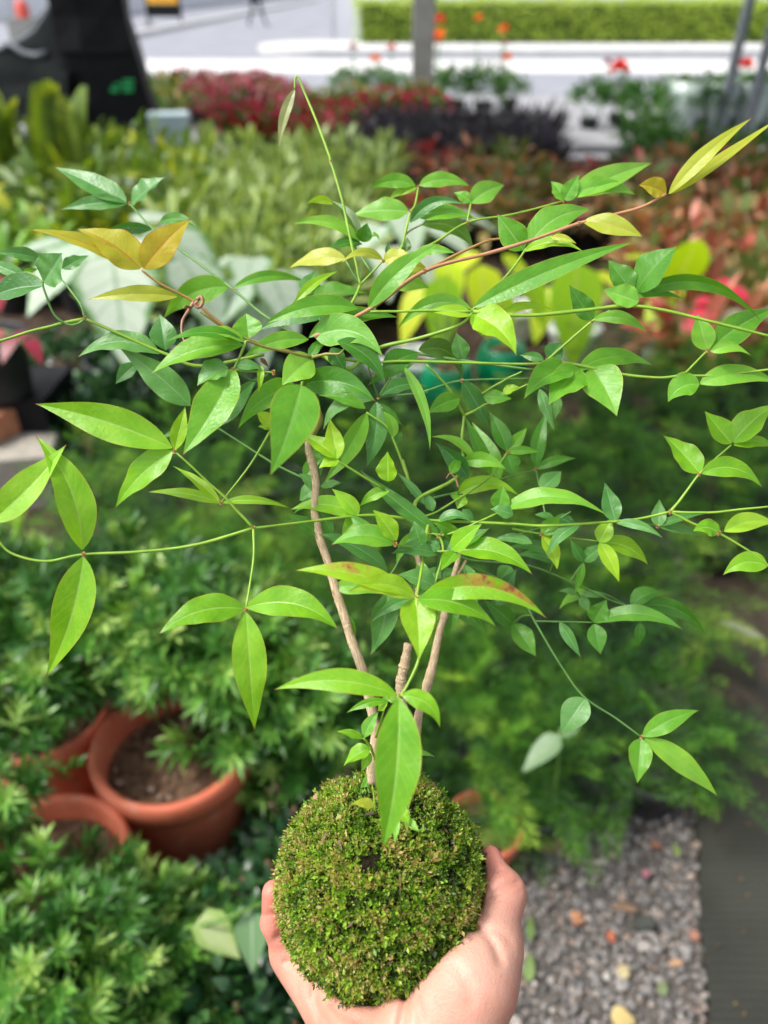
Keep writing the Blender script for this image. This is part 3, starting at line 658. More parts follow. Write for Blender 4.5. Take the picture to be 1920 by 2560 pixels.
# dark understorey at mid left, partly added to darken the gap there
for px, py, z, s in [(330, 830, .25, 1.6), (500, 880, .2, 1.5), (220, 880, .2, 1.4), (640, 840, .2, 1.4), (760, 860, .16, 1.4), (150, 770, .22, 1.3), (270, 750, .25, 1.3), (400, 770, .25, 1.3), (90, 850, .14, 1.0), (190, 1000, .12, 1.0)]:
    q = gp(px, py, z)
    potted('glossy_shrub', 'dark leaved shrub in deep shade under the white caladiums', 'shrub', 'dark shrubs under the caladiums', (q[0], q[1], 0), gl[RNG.integers(2)], z-.06, None, stalk=wstalk, sc=s)

# ------------------------------------------------------------------ big leaved plants: every leaf is a part
def big_leaf_plant(name, label, cat, group, base, leaves_, mat, prof='heart', pot=None, seg=8, fold=.12, soil=None, stalk_r=.005):
    """leaves_: (px, py, z, length, width, direction in the plan, tilt) - each blade on its own stalk"""
    root = thing(name, label, cat, base, 0, group)
    if pot: obj('pot', pot, root)
    if soil: obj('soil_surface', soil, root)
    ph = .26 if pot else .02
    for px, py, z, L, W, az, tl in leaves_:
        q = gp(px, py, z); rel = q-np.array(base)
        d = np.array([math.sin(R(az))*math.cos(R(tl)), math.cos(R(az))*math.cos(R(tl)), math.sin(R(tl))])
        nn = np.cross(np.cross(d, [0, 0, 1.0]), d)
        m = MB().leaves([(0, 0, 0)], [d], [nn], L, W, prof, seg, .28, fold, RNG.random())
        o = obj('leaf', m.mesh('leaf', mat), root, tuple(rel-d*L*.3))
        m = MB().tube(smooth_path([[0, 0, ph], [rel[0]*.35, rel[1]*.35, ph+(rel[2]-ph)*.6], list(rel-d*L*.08-np.array([0, 0, .012]))], 4), stalk_r, 6)
        obj('stalk', m.mesh('stalk', M['stalk']), root)
    return root
bigpot = pot_mesh(.15, .27, M['potblack'], rim=.02); bigsoil = soil_mesh(.13, .2)
q = gp(300, 690, .45); cz = .70
big_leaf_plant('white_caladium', 'large white heart leaved caladium at left behind the orange young leaves', 'caladium', 'white caladiums', (q[0]-.12, q[1]+.1, 0),
  [(150, 560, cz, .30, .26, -150, -12), (250, 610, cz-.03, .34, .27, 165, -30), (380, 520, cz, .30, .26, 120, -18), (330, 470, cz+.03, .24, .2, 60, 5), (420, 600, cz-.05, .26, .22, 140, -35), (90, 530, cz, .22, .18, -100, 0), (300, 540, cz+.02, .27, .22, -170, -10)], M['caladium'], pot=bigpot, soil=bigsoil)
q = gp(560, 640, .4)
big_leaf_plant('white_caladium', 'white caladium with green margined leaves behind the centre of the crown', 'caladium', 'white caladiums', (q[0], q[1]+.1, 0),
  [(500, 640, .58, .24, .2, -140, -20), (600, 620, .6, .22, .18, 150, -30), (540, 570, .6, .24, .18, 180, 0), (480, 570, .56, .2, .17, -90, -10), (660, 600, .55, .2, .16, 100, -10), (560, 690, .5, .2, .17, 170, -40)], M['caladium'], pot=bigpot, soil=bigsoil)
q = gp(860, 560, .3)
big_leaf_plant('white_caladium', 'pale grey white caladium half hidden behind the upper leaves', 'caladium', 'white caladiums', (q[0], q[1], 0),
  [(800, 500, .45, .26, .22, -150, -10), (880, 480, .48, .26, .22, 170, -20), (960, 500, .45, .26, .2, 130, -10), (840, 560, .4, .24, .2, 180, -30), (930, 570, .4, .24, .2, 150, -40), (1020, 470, .42, .24, .2, 90, -10)], M['caladium'], pot=bigpot, soil=bigsoil)
q = gp(1250, 650, .2)
epot = MB().lathe([(.001, .002), (.07, .002), (.10, .05), (.112, .11), (.105, .16), (.09, .2), (.086, .21), (.078, .208), (.08, .16), (.001, .16)], 36).mesh('pot', M['emerald']); esoil = soil_mesh(.076, .18)
def lime(px, py, zb, ls, label):
    q = gp(px, py, zb)
    return big_leaf_plant('lime_leaved_plant', label, 'plant', 'lime leaved plants in emerald pots', (q[0], q[1], 0), ls, M['lime'], 'ovate', epot, soil=esoil)
lime(1085, 775, .15, [(1045, 610, .46, .24, .15, 170, -50), (1110, 570, .48, .2, .13, 120, -30), (1010, 560, .48, .2, .12, -120, -20), (1085, 660, .38, .17, .12, 160, -60), (1150, 620, .42, .2, .13, 140, -50)], 'lime leaved plant in an emerald pot, right of the two')
lime(965, 815, .15, [(955, 640, .44, .26, .15, 178, -62), (900, 650, .40, .2, .13, -140, -50), (970, 590, .46, .2, .13, 170, -30)], 'lime leaved plant in an emerald pot, left of the two')
q = gp(1240, 735, .1); wpot = pot_mesh(.12, .17, M['whitepot'], rim=.025)
big_leaf_plant('lime_leaved_plant', 'bright yellow leaved plant in a white pot behind the right branches', 'plant', None, (q[0], q[1], 0),
  [(1245, 625, .42, .34, .22, 176, -66), (1180, 650, .34, .2, .13, -150, -50), (1310, 600, .38, .2, .12, 120, -10), (1150, 600, .36, .18, .12, -100, -10)], M['lime'], 'ovate', wpot)
q = gp(1450, 700, .2)
big_leaf_plant('lime_leaved_plant', 'tall bright lime leaf standing left of the reddish plants', 'plant', None, (q[0], q[1], 0),
  [(1478, 575, .44, .40, .20, 186, 66), (1440, 640, .34, .26, .14, -140, -30), (1400, 560, .36, .2, .12, -60, 20)], M['lime'], 'ovate', wpot)
for px, py, lab in [(800, 830, 'white plastic pot behind the dark front leaf'), (900, 800, 'white plastic pot left of the emerald pots'), (1110, 690, 'white plastic pot between the lime leaves')]:
    q = gp(px, py, .1); r_ = thing('white_pot', lab, 'plant pot', (q[0], q[1], 0)); obj('pot', wpot, r_); obj('soil_surface', soil_mesh(.1, .12), r_)
# pink caladiums
q = gp(1560, 720, .2)
big_leaf_plant('pink_caladium', 'crimson pink caladium at right under the reddish plants', 'caladium', 'pink caladiums', (q[0], q[1], 0),
  [(1530, 660, .36, .17, .13, 200, -20), (1590, 630, .4, .16, .12, 160, -10), (1500, 690, .33, .14, .11, -140, -30), (1620, 660, .36, .15, .12, 120, -20), (1560, 610, .38, .14, .11, 180, -10)], M['pink'], pot=bpot, stalk_r=.003)
# black pot on block and brick at the left edge, with a red caladium
q = gp(-6, 790, .42)
M['brick'] = mat_plain('brick', srgb(170, 108, 80), srgb(196, 134, 104), 30, .9, .3); M['block'] = mat_plain('concrete_block', srgb(150, 144, 134), srgb(176, 170, 158), 20, .95, .5)
pb = thing('black_pot', 'round black nursery pot at the left edge above the bricks', 'plant pot', (q[0], q[1], .32), sc=.78); obj('pot', bigpot, pb); obj('soil_surface', bigsoil, pb)
big_leaf_plant('pink_caladium', 'dark red caladium growing in the black pot at the left edge', 'caladium', 'pink caladiums', (q[0], q[1], .48),
  [(20, 740, .62, .08, .055, 190, -20), (70, 745, .61, .075, .05, 140, -30), (-10, 725, .63, .09, .06, -140, -10), (45, 722, .63, .065, .05, 180, 0), (-20, 615, .86, .13, .1, 150, 0)], mat_leaf('maroon_caladium_leaf', [srgb(120, 24, 44), srgb(150, 36, 58), srgb(176, 60, 80)], trans=.2, margin=srgb(70, 84, 46), scale=18, tcol=(1.2, .8, .8, 1)), pot=None, stalk_r=.003)
bx = MB().box((-.16, -.13, 0), (.14, .15, .318)); st = thing('crate', 'dark plastic crate under the black pot', 'crate', (q[0], q[1]+.08, 0)); obj('body', bx.mesh('crate_body', M['black'], False), st)
def blk(name, px, py, z0, dims, rz, mat, label, cat):
    q = gp(px, py, z0+dims[2]); r_ = thing(name, label, cat, (q[0], q[1], z0), rz); a, b, c = dims[0]/2, dims[1]/2, dims[2]
    me = MB().box((-a, -b, 0), (a, b, c)).mesh(name, mat, False); o = obj('body', me, r_)
    bv = o.modifiers.new('bevel', 'BEVEL'); bv.width = .008; bv.segments = 3
    return r_
blk('concrete_block', 0, 965, 0, (.34, .18, .20), R(10), M['block'], 'weathered concrete block on the ground at the left edge', 'block')
blk('brick', -12, 885, .2, (.2, .1, .09), R(60), M['brick'], 'orange brick lying on the concrete block', 'brick')

# ------------------------------------------------------------------ beds further back
var = [leafy_mesh('variegated_crown', M['varieg'], 56, .2, .2, (.15, .22), (.05, .07), 'lance', .75, .25, 4, .2, .3) for _ in range(3)]
bst = stalks_mesh('stems', 8, .12, .1, .3, .004)
for py in range(330, 610, 34):
    x0, x1 = {0: (400, 850)}.get(0); t = (py-330)/280; x0 = 470-150*t; x1 = 850-70*t; st_ = 72+30*t
    for px in np.arange(x0, x1, st_):
        q = gp(px+RNG.uniform(-14, 14), py+RNG.uniform(-8, 8), .34)
        potted('variegated_plant', 'pale variegated foliage plant in the broad bed behind the held plant', 'plant', 'variegated plants in the bed', (q[0], q[1], 0), var[RNG.integers(3)], .22, bpot, stalk=bst, sc=RNG.uniform(.9, 1.15))
M['redgreen'] = mat_leaf('olive_tan_leaf', [(0, srgb(70, 104, 44)), (.4, srgb(112, 124, 62)), (.7, srgb(172, 146, 96)), (1, srgb(198, 130, 104))], trans=.25, rib=srgb(190, 150, 110), scale=26, objvar=.2)
M['rosy'] = mat_leaf('rosy_leaf', [(0, srgb(74, 78, 44)), (.4, srgb(132, 56, 52)), (.7, srgb(170, 64, 70)), (1, srgb(204, 120, 122))], trans=.25, rib=srgb(200, 120, 110), margin=srgb(84, 100, 52), scale=22, objvar=.2, tcol=(1.2, .9, .7, 1))
red = [leafy_mesh('reddish_crown', M[('redleaf', 'redgreen', 'rosy')[_]], 50, .2, .2, (.14, .24), (.055, .085), 'lance', .6, .45, 4, .2, .3) for _ in range(3)]
for py in list(range(330, 470, 36))+list(range(470, 730, 44)):
    x0 = 950 if py < 440 else 1400 if py < 560 else 1500
    for px in np.arange(x0, 1760, 84):
        if 1190 < px < 1330 and py < 350: continue
        q = gp(px+RNG.uniform(-18, 18), py+RNG.uniform(-8, 8), .32)
        potted('reddish_foliage_plant', 'red and olive leaved foliage plant in the bed at right', 'plant', 'reddish foliage plants at right', (q[0], q[1], 0), red[(0, 0, 0, 1, 1, 1, 1, 2)[RNG.integers(8)]], .2, bpot, stalk=bst, sc=RNG.uniform(.8, 1.1))
cro = [leafy_mesh('croton_crown', M['croton'], 54, .2, .3, (.18, .34), (.05, .085), 'lance', .7, .5, 5, .2, .2) for _ in range(3)]
for py in (300, 345, 390, 435):
    for px in np.arange(60, 400, 66):
        q = gp(px+RNG.uniform(-16, 16), py+RNG.uniform(-10, 10), .45)
        potted('yellow_croton', 'yellow green croton with upright leaves in the upper left bed', 'plant', 'yellow green crotons at upper left', (q[0], q[1], 0), cro[RNG.integers(3)], .2, bpot, stalk=bst, sc=RNG.uniform(.9, 1.2))
def strap_plant(n=16, L=.5):
    m = MB(); a = RNG.uniform(0, 6.28, n); e = RNG.uniform(.7, 1.35, n)
    D = np.stack([np.cos(a)*np.cos(e), np.sin(a)*np.cos(e), np.sin(e)], -1); m.leaves(np.zeros((n, 3)), D, np.cross(np.cross(D, [0, 0, 1.0]), D), RNG.uniform(.7, 1, n)*L, .045, 'linear', 6, .35, .25, RNG.random(n))
    return m.mesh('strap_crown', M['strap'])
sp_ = [strap_plant() for _ in range(2)]
for px, py in [(20, 560), (110, 540), (200, 500), (60, 480), (-30, 470), (170, 560), (260, 470), (370, 360)]:
    q = gp(px, py+70, .1); potted('strap_leaved_plant', 'bright green strap leaved plant at left behind the white caladium', 'plant', 'strap leaved plants at left', (q[0], q[1], 0), sp_[RNG.integers(2)], .15, bpot)
def frond(L=.75):
    m = MB(); n = 34; t = np.linspace(.12, 1, n); c = np.stack([0*t, .28*L*t**1.6, L*t*(1-.18*t)], -1); m.tube(c, .004, 5)
    for s in (-1, 1):
        ll = .13*np.sin(np.pi*t**.8*.95)+.01; D = np.stack([np.full(n, s*1.0), .1+0*t, .45+0*t], -1)
        m.leaves(c, D, np.tile([0, -1, .4], (n, 1)), ll, .017, 'linear', 3, .15, .1, .4+.4*RNG.random(n))
    return m.mesh('frond', M['croton'])
fr = frond()
for (px, py, lab) in [(15, 400, 'tall feather fronded fern at the upper left edge'), (150, 430, 'feather fronded fern in front of the crotons at upper left')]:
    q = gp(px, py, .2); root = thing('sword_fern', lab, 'fern', (q[0], q[1], .0)); obj('pot', bpot, root)
    for k in range(11): obj('frond', fr, root, (0, 0, .15), (RNG.uniform(-.2, .5), RNG.uniform(-.2, .2), k*.57), RNG.uniform(.85, 1.2))
q = gp(378, 350, .1); root = thing('pale_box_planter', 'pale blue white box planter right of the crotons', 'planter', (q[0], q[1], 0), R(10))
obj('box', MB().box((-.17, -.14, 0), (.17, .14, .5)).mesh('box', mat_plain('pale_blue_plastic', srgb(150, 172, 178), srgb(178, 196, 200), 5, .4, .05), False), root)

# flower rows, purple row, shrubs at the pavement
def flower_mesh(name, leafm, flm, n=150, r=.26, h=.2, L=.05, fsize=.05):
    return leafy_mesh(name, leafm, n, r, h, (.07, .11), (.03, .05), 'ovate', .4, .2, 3), leafy_mesh(name+'_blooms', flm, int(n*1.15), r*1.03, h*1.12, (fsize*.8, fsize*1.4), (fsize*.8, fsize*1.2), 'ovate', .8, .1, 2, .2, .85)
fmk = {'red': flower_mesh('bedding_crown', M['shrub'], M['redflower']), 'pink': flower_mesh('bedding_crown', M['shrub'], M['pinkflower']), 'ochre': flower_mesh('bedding_crown', M['shrub'], M['ochre'], fsize=.035)}
words = {'red': 'deep red', 'pink': 'rose pink', 'ochre': 'ochre yellow'}
def flowers(lst, key, z=.34):
    for px, py in lst:
        q = gp(px+RNG.uniform(-14, 14), py+RNG.uniform(-5, 5), z)
        potted('bedding_flower', f'{words[key]} bedding flower in the rows before the road', 'flower', f'{words[key]} bedding flowers', (q[0], q[1], 0), fmk[key][0], .2, bpot, stalk=bst, extra=[('blooms', fmk[key][1])], sc=RNG.uniform(.75, 1.25))
flowers([(x, 184) for x in range(410, 640, 44)]+[(x, 204) for x in range(420, 620, 48)], 'pink')
flowers([(x, 172) for x in range(400, 600, 50)]+[(x, 240) for x in range(490, 760, 44)]+[(x, 218) for x in range(740, 950, 46)]+[(x, 262) for x in range(500, 760, 52)], 'red')
flowers([(x, 200) for x in range(620, 930, 46)]+[(352, 190), (380, 200), (366, 176), (358, 210)], 'ochre')
pur = leafy_mesh('purple_crown', M['purple'], 240, .24, .26, (.09, .16), (.016, .026), 'linear', 1.3, .1, 3, .1, .3)
for py in (238, 268, 298):
    for px in np.arange(800, 1215, 54):
        q = gp(px+RNG.uniform(-10, 10), py, .36); potted('purple_plant', 'dark purple spiky plant in the row before the pavement', 'plant', 'dark purple plants', (q[0], q[1], 0), pur, .15, bpot)
shr = [leafy_mesh('shrub_crown', M['shrub'], 320, .34, .32, (.08, .13), (.035, .055), 'ovate', .5, .2, 3) for _ in range(2)]
for px, py, z, s in [(990, 165, .45, .9), (1050, 168, .45, 1.0), (1105, 172, .4, .8), (750, 160, .4, .8), (810, 158, .4, .8), (860, 165, .4, .7), (950, 160, .4, .7)]:
    q = gp(px, py, z); potted('green_shrub', 'rounded green shrub at the far edge of the flower rows', 'shrub', 'green shrubs at the road edge', (q[0], q[1], 0), shr[RNG.integers(2)], z-.15, bpot, stalk=bst, sc=s)
for px, py, z, s in [(1285, 175, .55, .8), (1345, 178, .5, .85), (1400, 190, .5, .9), (1460, 180, .5, .9), (1530, 176, .55, .9), (1600, 172, .55, .95), (1670, 170, .55, .95), (1400, 250, .4, .95), (1440, 290, .3, .9), (1380, 300, .3, .7), (1500, 300, .35, .9), (1570, 300, .35, .9), (1640, 300, .35, .9)]:
    q = gp(px, py, z); potted('green_shrub', 'dark green shrub at upper right around the white trays', 'shrub', 'dark green shrubs at upper right', (q[0], q[1], 0), shr[RNG.integers(2)], z-.2, bpot, stalk=bst, sc=s)
def trays():
    t = NT('milky_plastic'); b = t.bsdf(t.ramp(t.noise(7, 3), [srgb(176, 196, 190), srgb(206, 220, 214)]), .3, .5, Transmission_Weight=.25)
    mt = t.done(b.outputs[0])
    for k, (px, py) in enumerate([(1475, 262), (1545, 262), (1615, 262), (1685, 262)]):
        q = gp(px, py, .15); r_ = thing('plastic_sleeve', ['milky plastic plant sleeve, leftmost of the row at upper right', 'milky plastic plant sleeve, second of the row at upper right', 'milky plastic plant sleeve, third of the row at upper right', 'milky plastic plant sleeve at the right picture edge'][k], 'plant sleeve', (q[0], q[1], 0))
        obj('sleeve', MB().lathe([(.13, 0), (.17, .25), (.22, .55), (.215, .55), (.165, .25), (.12, .01)], 20).mesh('sleeve', mt), r_)
        obj('crown', shr[k % 2], r_, (0, 0, .42), sc=.6)
trays()
q = gp(1275, 290, .05); r_ = thing('concrete_slab', 'pale concrete slab step between the purple plants and the green shrubs', 'slab', (q[0], q[1], 0)); obj('slab', MB().box((-.36, -.9, 0), (.36, 1.1, .08)).mesh('slab', M['concrete'], False), r_)
def blossom(px, py, size, mat, h, label, dist_z):
    q = gp(px, py, dist_z); r_ = thing('tall_flower', label, 'flower', (q[0], q[1], 0))
    m = MB(); n = 26; D = rdir(n, .1); m.leaves(D*size*.15, D, RNG.normal(size=(n, 3))+D, size*.55, size*.42, 'ovate', 3, .05, .3, RNG.random(n)); obj('bloom', m.mesh('bloom', mat), r_, (0, 0, dist_z))
    obj('stem', MB().tube(smooth_path([[.02, 0, 0], [.0, .02, dist_z*.5], [0, 0, dist_z]], 4), .006, 5).mesh('stem', M['stalk']), r_)
    n = 12; m = MB(); m.leaves(np.stack([0*np.arange(n), 0*np.arange(n), np.linspace(.1, dist_z*.85, n)], -1), rdir(n, .2), np.tile([0, 0, 1.0], (n, 1)), .09, .025, 'lance', 3, .2, .2, RNG.random(n)); obj('leaves', m.mesh('leaves', M['shrub']), r_)
for px, py, s, mt, z, lab in [(1338, 154, .2, 'scarlet', .62, 'large round scarlet flower at upper right'), (1608, 145, .16, 'scarlet', .65, 'scarlet flower near the right edge beside the pole'), (1312, 138, .1, 'pinkflower', .66, 'small pink flower beside the large scarlet one'),
    (1096, 128, .12, 'orange', .68, 'orange flower below two smaller ones above the green shrubs'), (1088, 68, .13, 'orange', .95, 'orange flower in front of the hedge'), (1090, 96, .09, 'pinkflower', .8, 'small red flower between the two orange ones'), (1035, 42, .1, 'orange', 1.05, 'highest orange flower before the hedge'),
    (846, 104, .1, 'scarlet', .75, 'small scarlet flower left of the grey pillar'), (763, 104, .1, 'pinkflower', .75, 'pink flower left of the grey pillar over the road'), (810, 130, .11, 'orange', .68, 'yellow orange flower left of the grey pillar'), (945, 85, .22, 'orange', .85, 'large orange flower against the right side of the pillar'), (950, 45, .14, 'scarlet', 1.0, 'red flower high beside the grey pillar'), (640, 196, .1, 'pinkflower', .45, 'magenta flower in the middle of the rows')]:
    blossom(px, py, s, M[mt], z, lab, z)

# ------------------------------------------------------------------ litter on the gravel
def litter_leaf(px, py, L, W, az, cols, label, curl=.3, cat='leaf'):
    q = gp(px, py, .02); mt = mat_leaf('litter_leaf', cols, trans=.2, scale=70, rib=cols[0])
    m = MB().leaves([(0, 0, .008)], [(math.sin(R(az)), math.cos(R(az)), .25)], [(0, 0, 1)], L, W, 'ovate', 6, curl, .25, .5)
    tag(obj('fallen_leaf', m.mesh('fallen_leaf', mt), None, (q[0], q[1], .01)), label, cat)
litter_leaf(1320, 2195, .042, .034, 100, [srgb(196, 172, 104), srgb(222, 200, 140)], 'pale yellow dry leaf on the gravel at the bottom')
litter_leaf(1340, 2110, .03, .022, 40, [srgb(186, 170, 128), srgb(206, 192, 150)], 'small tan leaf on the gravel above the yellow one')
litter_leaf(1430, 2150, .032, .018, 20, [srgb(112, 128, 88), srgb(136, 148, 108)], 'greenish fallen leaf near the edge of the weed mat')
litter_leaf(1690, 1590, .03, .03, 20, [srgb(190, 160, 130), srgb(200, 170, 140)], 'tan scrap on the weed mat')
litter_leaf(1465, 1850, .035, .012, 5, [srgb(128, 150, 80), srgb(146, 166, 98)], 'light green sliver of leaf near the upper gravel edge')
litter_leaf(1145, 2030, .05, .014, 10, [srgb(92, 124, 60), srgb(120, 146, 80)], 'green blade lying on gravel beside the thumb')
litter_leaf(1140, 2120, .055, .02, 15, [srgb(112, 140, 76), srgb(140, 160, 100)], 'pale green blade lying on gravel below the thumb')
litter_leaf(1390, 1890, .018, .014, 60, [srgb(196, 118, 136), srgb(206, 140, 156)], 'pink petal on the gravel', cat='petal')
litter_leaf(1235, 1980, .022, .014, 70, [srgb(190, 130, 90), srgb(206, 150, 110)], 'brown leaf scrap on the gravel by the knuckle')
litter_leaf(1405, 1820, .025, .02, 120, [srgb(150, 104, 84), srgb(164, 118, 96)], 'rusty leaf scrap on the gravel')
def chip(px, py, dims, rz, c1, c2, label, cat, name, z=.012):
    q = gp(px, py, z+dims[2]/2); a, b, c = np.array(dims)/2
    V = []
    for k, zz in ((1.0, -c), (.92, c*.6), (.7, c)):
        for an, rr in [(0, 1), (60, .9), (115, 1.05), (180, 1), (235, .85), (300, 1.1)]: V.append([a*k*rr*math.cos(R(an)), b*k*rr*math.sin(R(an)), zz])
    Q = [[r*6+i, r*6+(i+1) % 6, (r+1)*6+(i+1) % 6, (r+1)*6+i] for r in (0, 1) for i in range(6)]
    T = [[12, 12+i, 13+i] for i in range(1, 5)]
    tag(obj(name, MB().add(V, Q, T).mesh(name, mat_plain(name, c1, c2, 80, .85, .3), False), None, (q[0], q[1], z+c), (RNG.uniform(-.1, .1), RNG.uniform(-.1, .1), rz)), label, cat)
chip(1190, 1815, (.06, .05, .025), .6, srgb(120, 92, 68), srgb(146, 116, 88), 'brown angular stone at the top of the gravel under the fern', 'stone', 'brown_stone')
chip(1320, 2022, (.016, .024, .010), .1, srgb(166, 92, 66), srgb(180, 106, 78), 'orange clay chip in the middle of the gravel', 'clay chip', 'clay_chip')
chip(1250, 1990, (.03, .014, .008), .4, srgb(150, 104, 80), srgb(168, 122, 96), 'brownish clay chip near the thumb', 'clay chip', 'clay_chip')
chip(1460, 2080, (.03, .014, .008), .2, srgb(170, 134, 102), srgb(186, 150, 118), 'tan bark chip by the weed mat', 'bark chip', 'bark_chip')
chip(1500, 2020, (.016, .022, .012), .2, srgb(156, 110, 92), srgb(172, 126, 106), 'pinkish clay chip on the edge of the gravel', 'clay chip', 'clay_chip')
chip(1350, 1960, (.05, .018, .01), -.2, srgb(126, 100, 80), srgb(150, 122, 98), 'brown bark chip lying across the gravel', 'bark chip', 'bark_chip')
chip(1390, 1995, (.05, .03, .016), .3, srgb(60, 62, 58), srgb(80, 82, 76), 'dark flat stone in the gravel', 'stone', 'dark_stone')
chip(1600, 1360, (.12, .03, .02), -.6, srgb(150, 146, 138), srgb(176, 170, 160), 'pale stick on the brown ground at right', 'stick', 'pale_stick')
# vine with pale leaves beside the little finger; loose pale leaf under the right branch
qv = gp(520, 1990, .34); root = thing('trailing_vine', 'trailing vine with pale variegated leaves left of the little finger', 'vine', (qv[0], qv[1], .0))
vine_m = mat_leaf('vine_leaf', [srgb(150, 190, 90), srgb(186, 210, 130)], trans=.3, rib=srgb(214, 226, 170), veins=30, scale=40, centre=srgb(200, 216, 150))
vine_p = mat_leaf('vine_leaf_back', [srgb(104, 142, 92), srgb(128, 164, 116)], trans=.3, rib=srgb(200, 220, 190), scale=30)
for (px, py, z, L, W, az, tl, mt) in [(430, 1985, .35, .075, .055, 120, -25, vine_m), (545, 1975, .35, .07, .05, 178, -40, vine_p)]:
    a = gp(px, py, z)-np.array([qv[0], qv[1], 0]); d = np.array([math.sin(R(az))*math.cos(R(tl)), math.cos(R(az))*math.cos(R(tl)), math.sin(R(tl))])
    obj('leaf', MB().leaves([(0, 0, 0)], [d], [np.cross(np.cross(d, [0, 0, 1.0]), d)], L, W, 'heart', 8, .15, .2, .5).mesh('leaf', mt), root, tuple(a))
obj('stem', MB().tube(smooth_path([gp(400, 2005, .33)-[qv[0], qv[1], 0], gp(470, 1990, .36)-[qv[0], qv[1], 0], gp(560, 1955, .36)-[qv[0], qv[1], 0], gp(660, 1930, .3)-[qv[0], qv[1], 0], gp(700, 1930, .02)-[qv[0], qv[1], 0]], 5), .003, 6).mesh('stem', M['stalk']), root)
sprig_m = mat_leaf('sprig_leaf', [srgb(100, 132, 88), srgb(120, 150, 104)], trans=.3, rib=srgb(130, 158, 116), scale=30)
qv = gp(1210, 1590, .36); root = thing('pale_leaved_sprig', 'pale leaf sprig standing among the ferns at right', 'plant', (qv[0], qv[1], 0))
for (az, tl, L) in [(-120, -25, .085), (60, 10, .05)]:
    d = np.array([math.sin(R(az))*math.cos(R(tl)), math.cos(R(az))*math.cos(R(tl)), math.sin(R(tl))])
    obj('leaf', MB().leaves([(0, 0, 0)], [d], [np.cross(np.cross(d, [0, 0, 1.0]), d)], L, L*.5, 'ovate', 8, .15, .2, .5).mesh('leaf', sprig_m), root, (0, 0, .36))
obj('stem', MB().tube([[.02, 0, 0], [.015, 0, .15], [.005, 0, .3], [0, 0, .36]], .003, 6).mesh('stem', M['stalk']), root)

row_labels(G1, 'narrow leaved podocarpus shrub behind the terracotta pots')
row_labels(G2, 'pale tipped podocarpus shrub below the terracotta pots')
row_labels('dark glossy shrubs at lower left', 'low dark glossy leaved shrub at lower left')
row_labels('feathery ferns filling the middle ground', 'feathery green fern of the middle mass')
row_labels('dark shrubs under the caladiums', 'dark shrub in shade under the white caladiums')
row_labels('variegated plants in the bed', 'pale variegated plant in the broad bed')
row_labels('reddish foliage plants at right', 'red and olive leaved plant')
row_labels('yellow green crotons at upper left', 'yellow green croton at upper left')
row_labels('strap leaved plants at left', 'bright green strap leaved plant at left')
row_labels('dark purple plants', 'dark purple spiky plant')
row_labels('green shrubs at the road edge', 'rounded green shrub at the road edge')
row_labels('dark green shrubs at upper right', 'dark green shrub at upper right')
for c_ in words.values(): row_labels(f'{c_} bedding flowers', f'{c_} bedding flower before the road')
# ------------------------------------------------------------------ the held plant: moss ball, stems, leaves
REG = {'A': (0, 0, 1.728), 'B': (960, 0, 1.728), 'C': (0, 400, 1.728), 'D': (960, 400, 1.728), 'E': (0, 960, 1.728), 'F': (960, 960, 1.728), 'G': (0, 1500, 1.728), 'H': (960, 1500, 1.728),
       'I': (560, 400, 2.592), 'J': (400, 780, 2.592), 'K': (800, 780, 2.592), 'L': (660, 1150, 2.592), 'M': (660, 1550, 2.592), 'N': (1280, 1100, 2.592), 'Z': (600, 1900, 2.183)}
def rp(r, x, y): a, b, s = REG[r]; return a+x/s, b+y/s
BC = pt(955, 2205, .413); BR = .0548
root_k = thing('kokedama_plant', 'nandina sapling with long narrow leaves growing from a round moss ball', 'plant', tuple(BC-UP*BR))
KO = np.array(BC-UP*BR)
def kobj(name, me, kind=None): return obj(name, me, root_k, kind=kind)
def local(P): return np.asarray(P)-KO

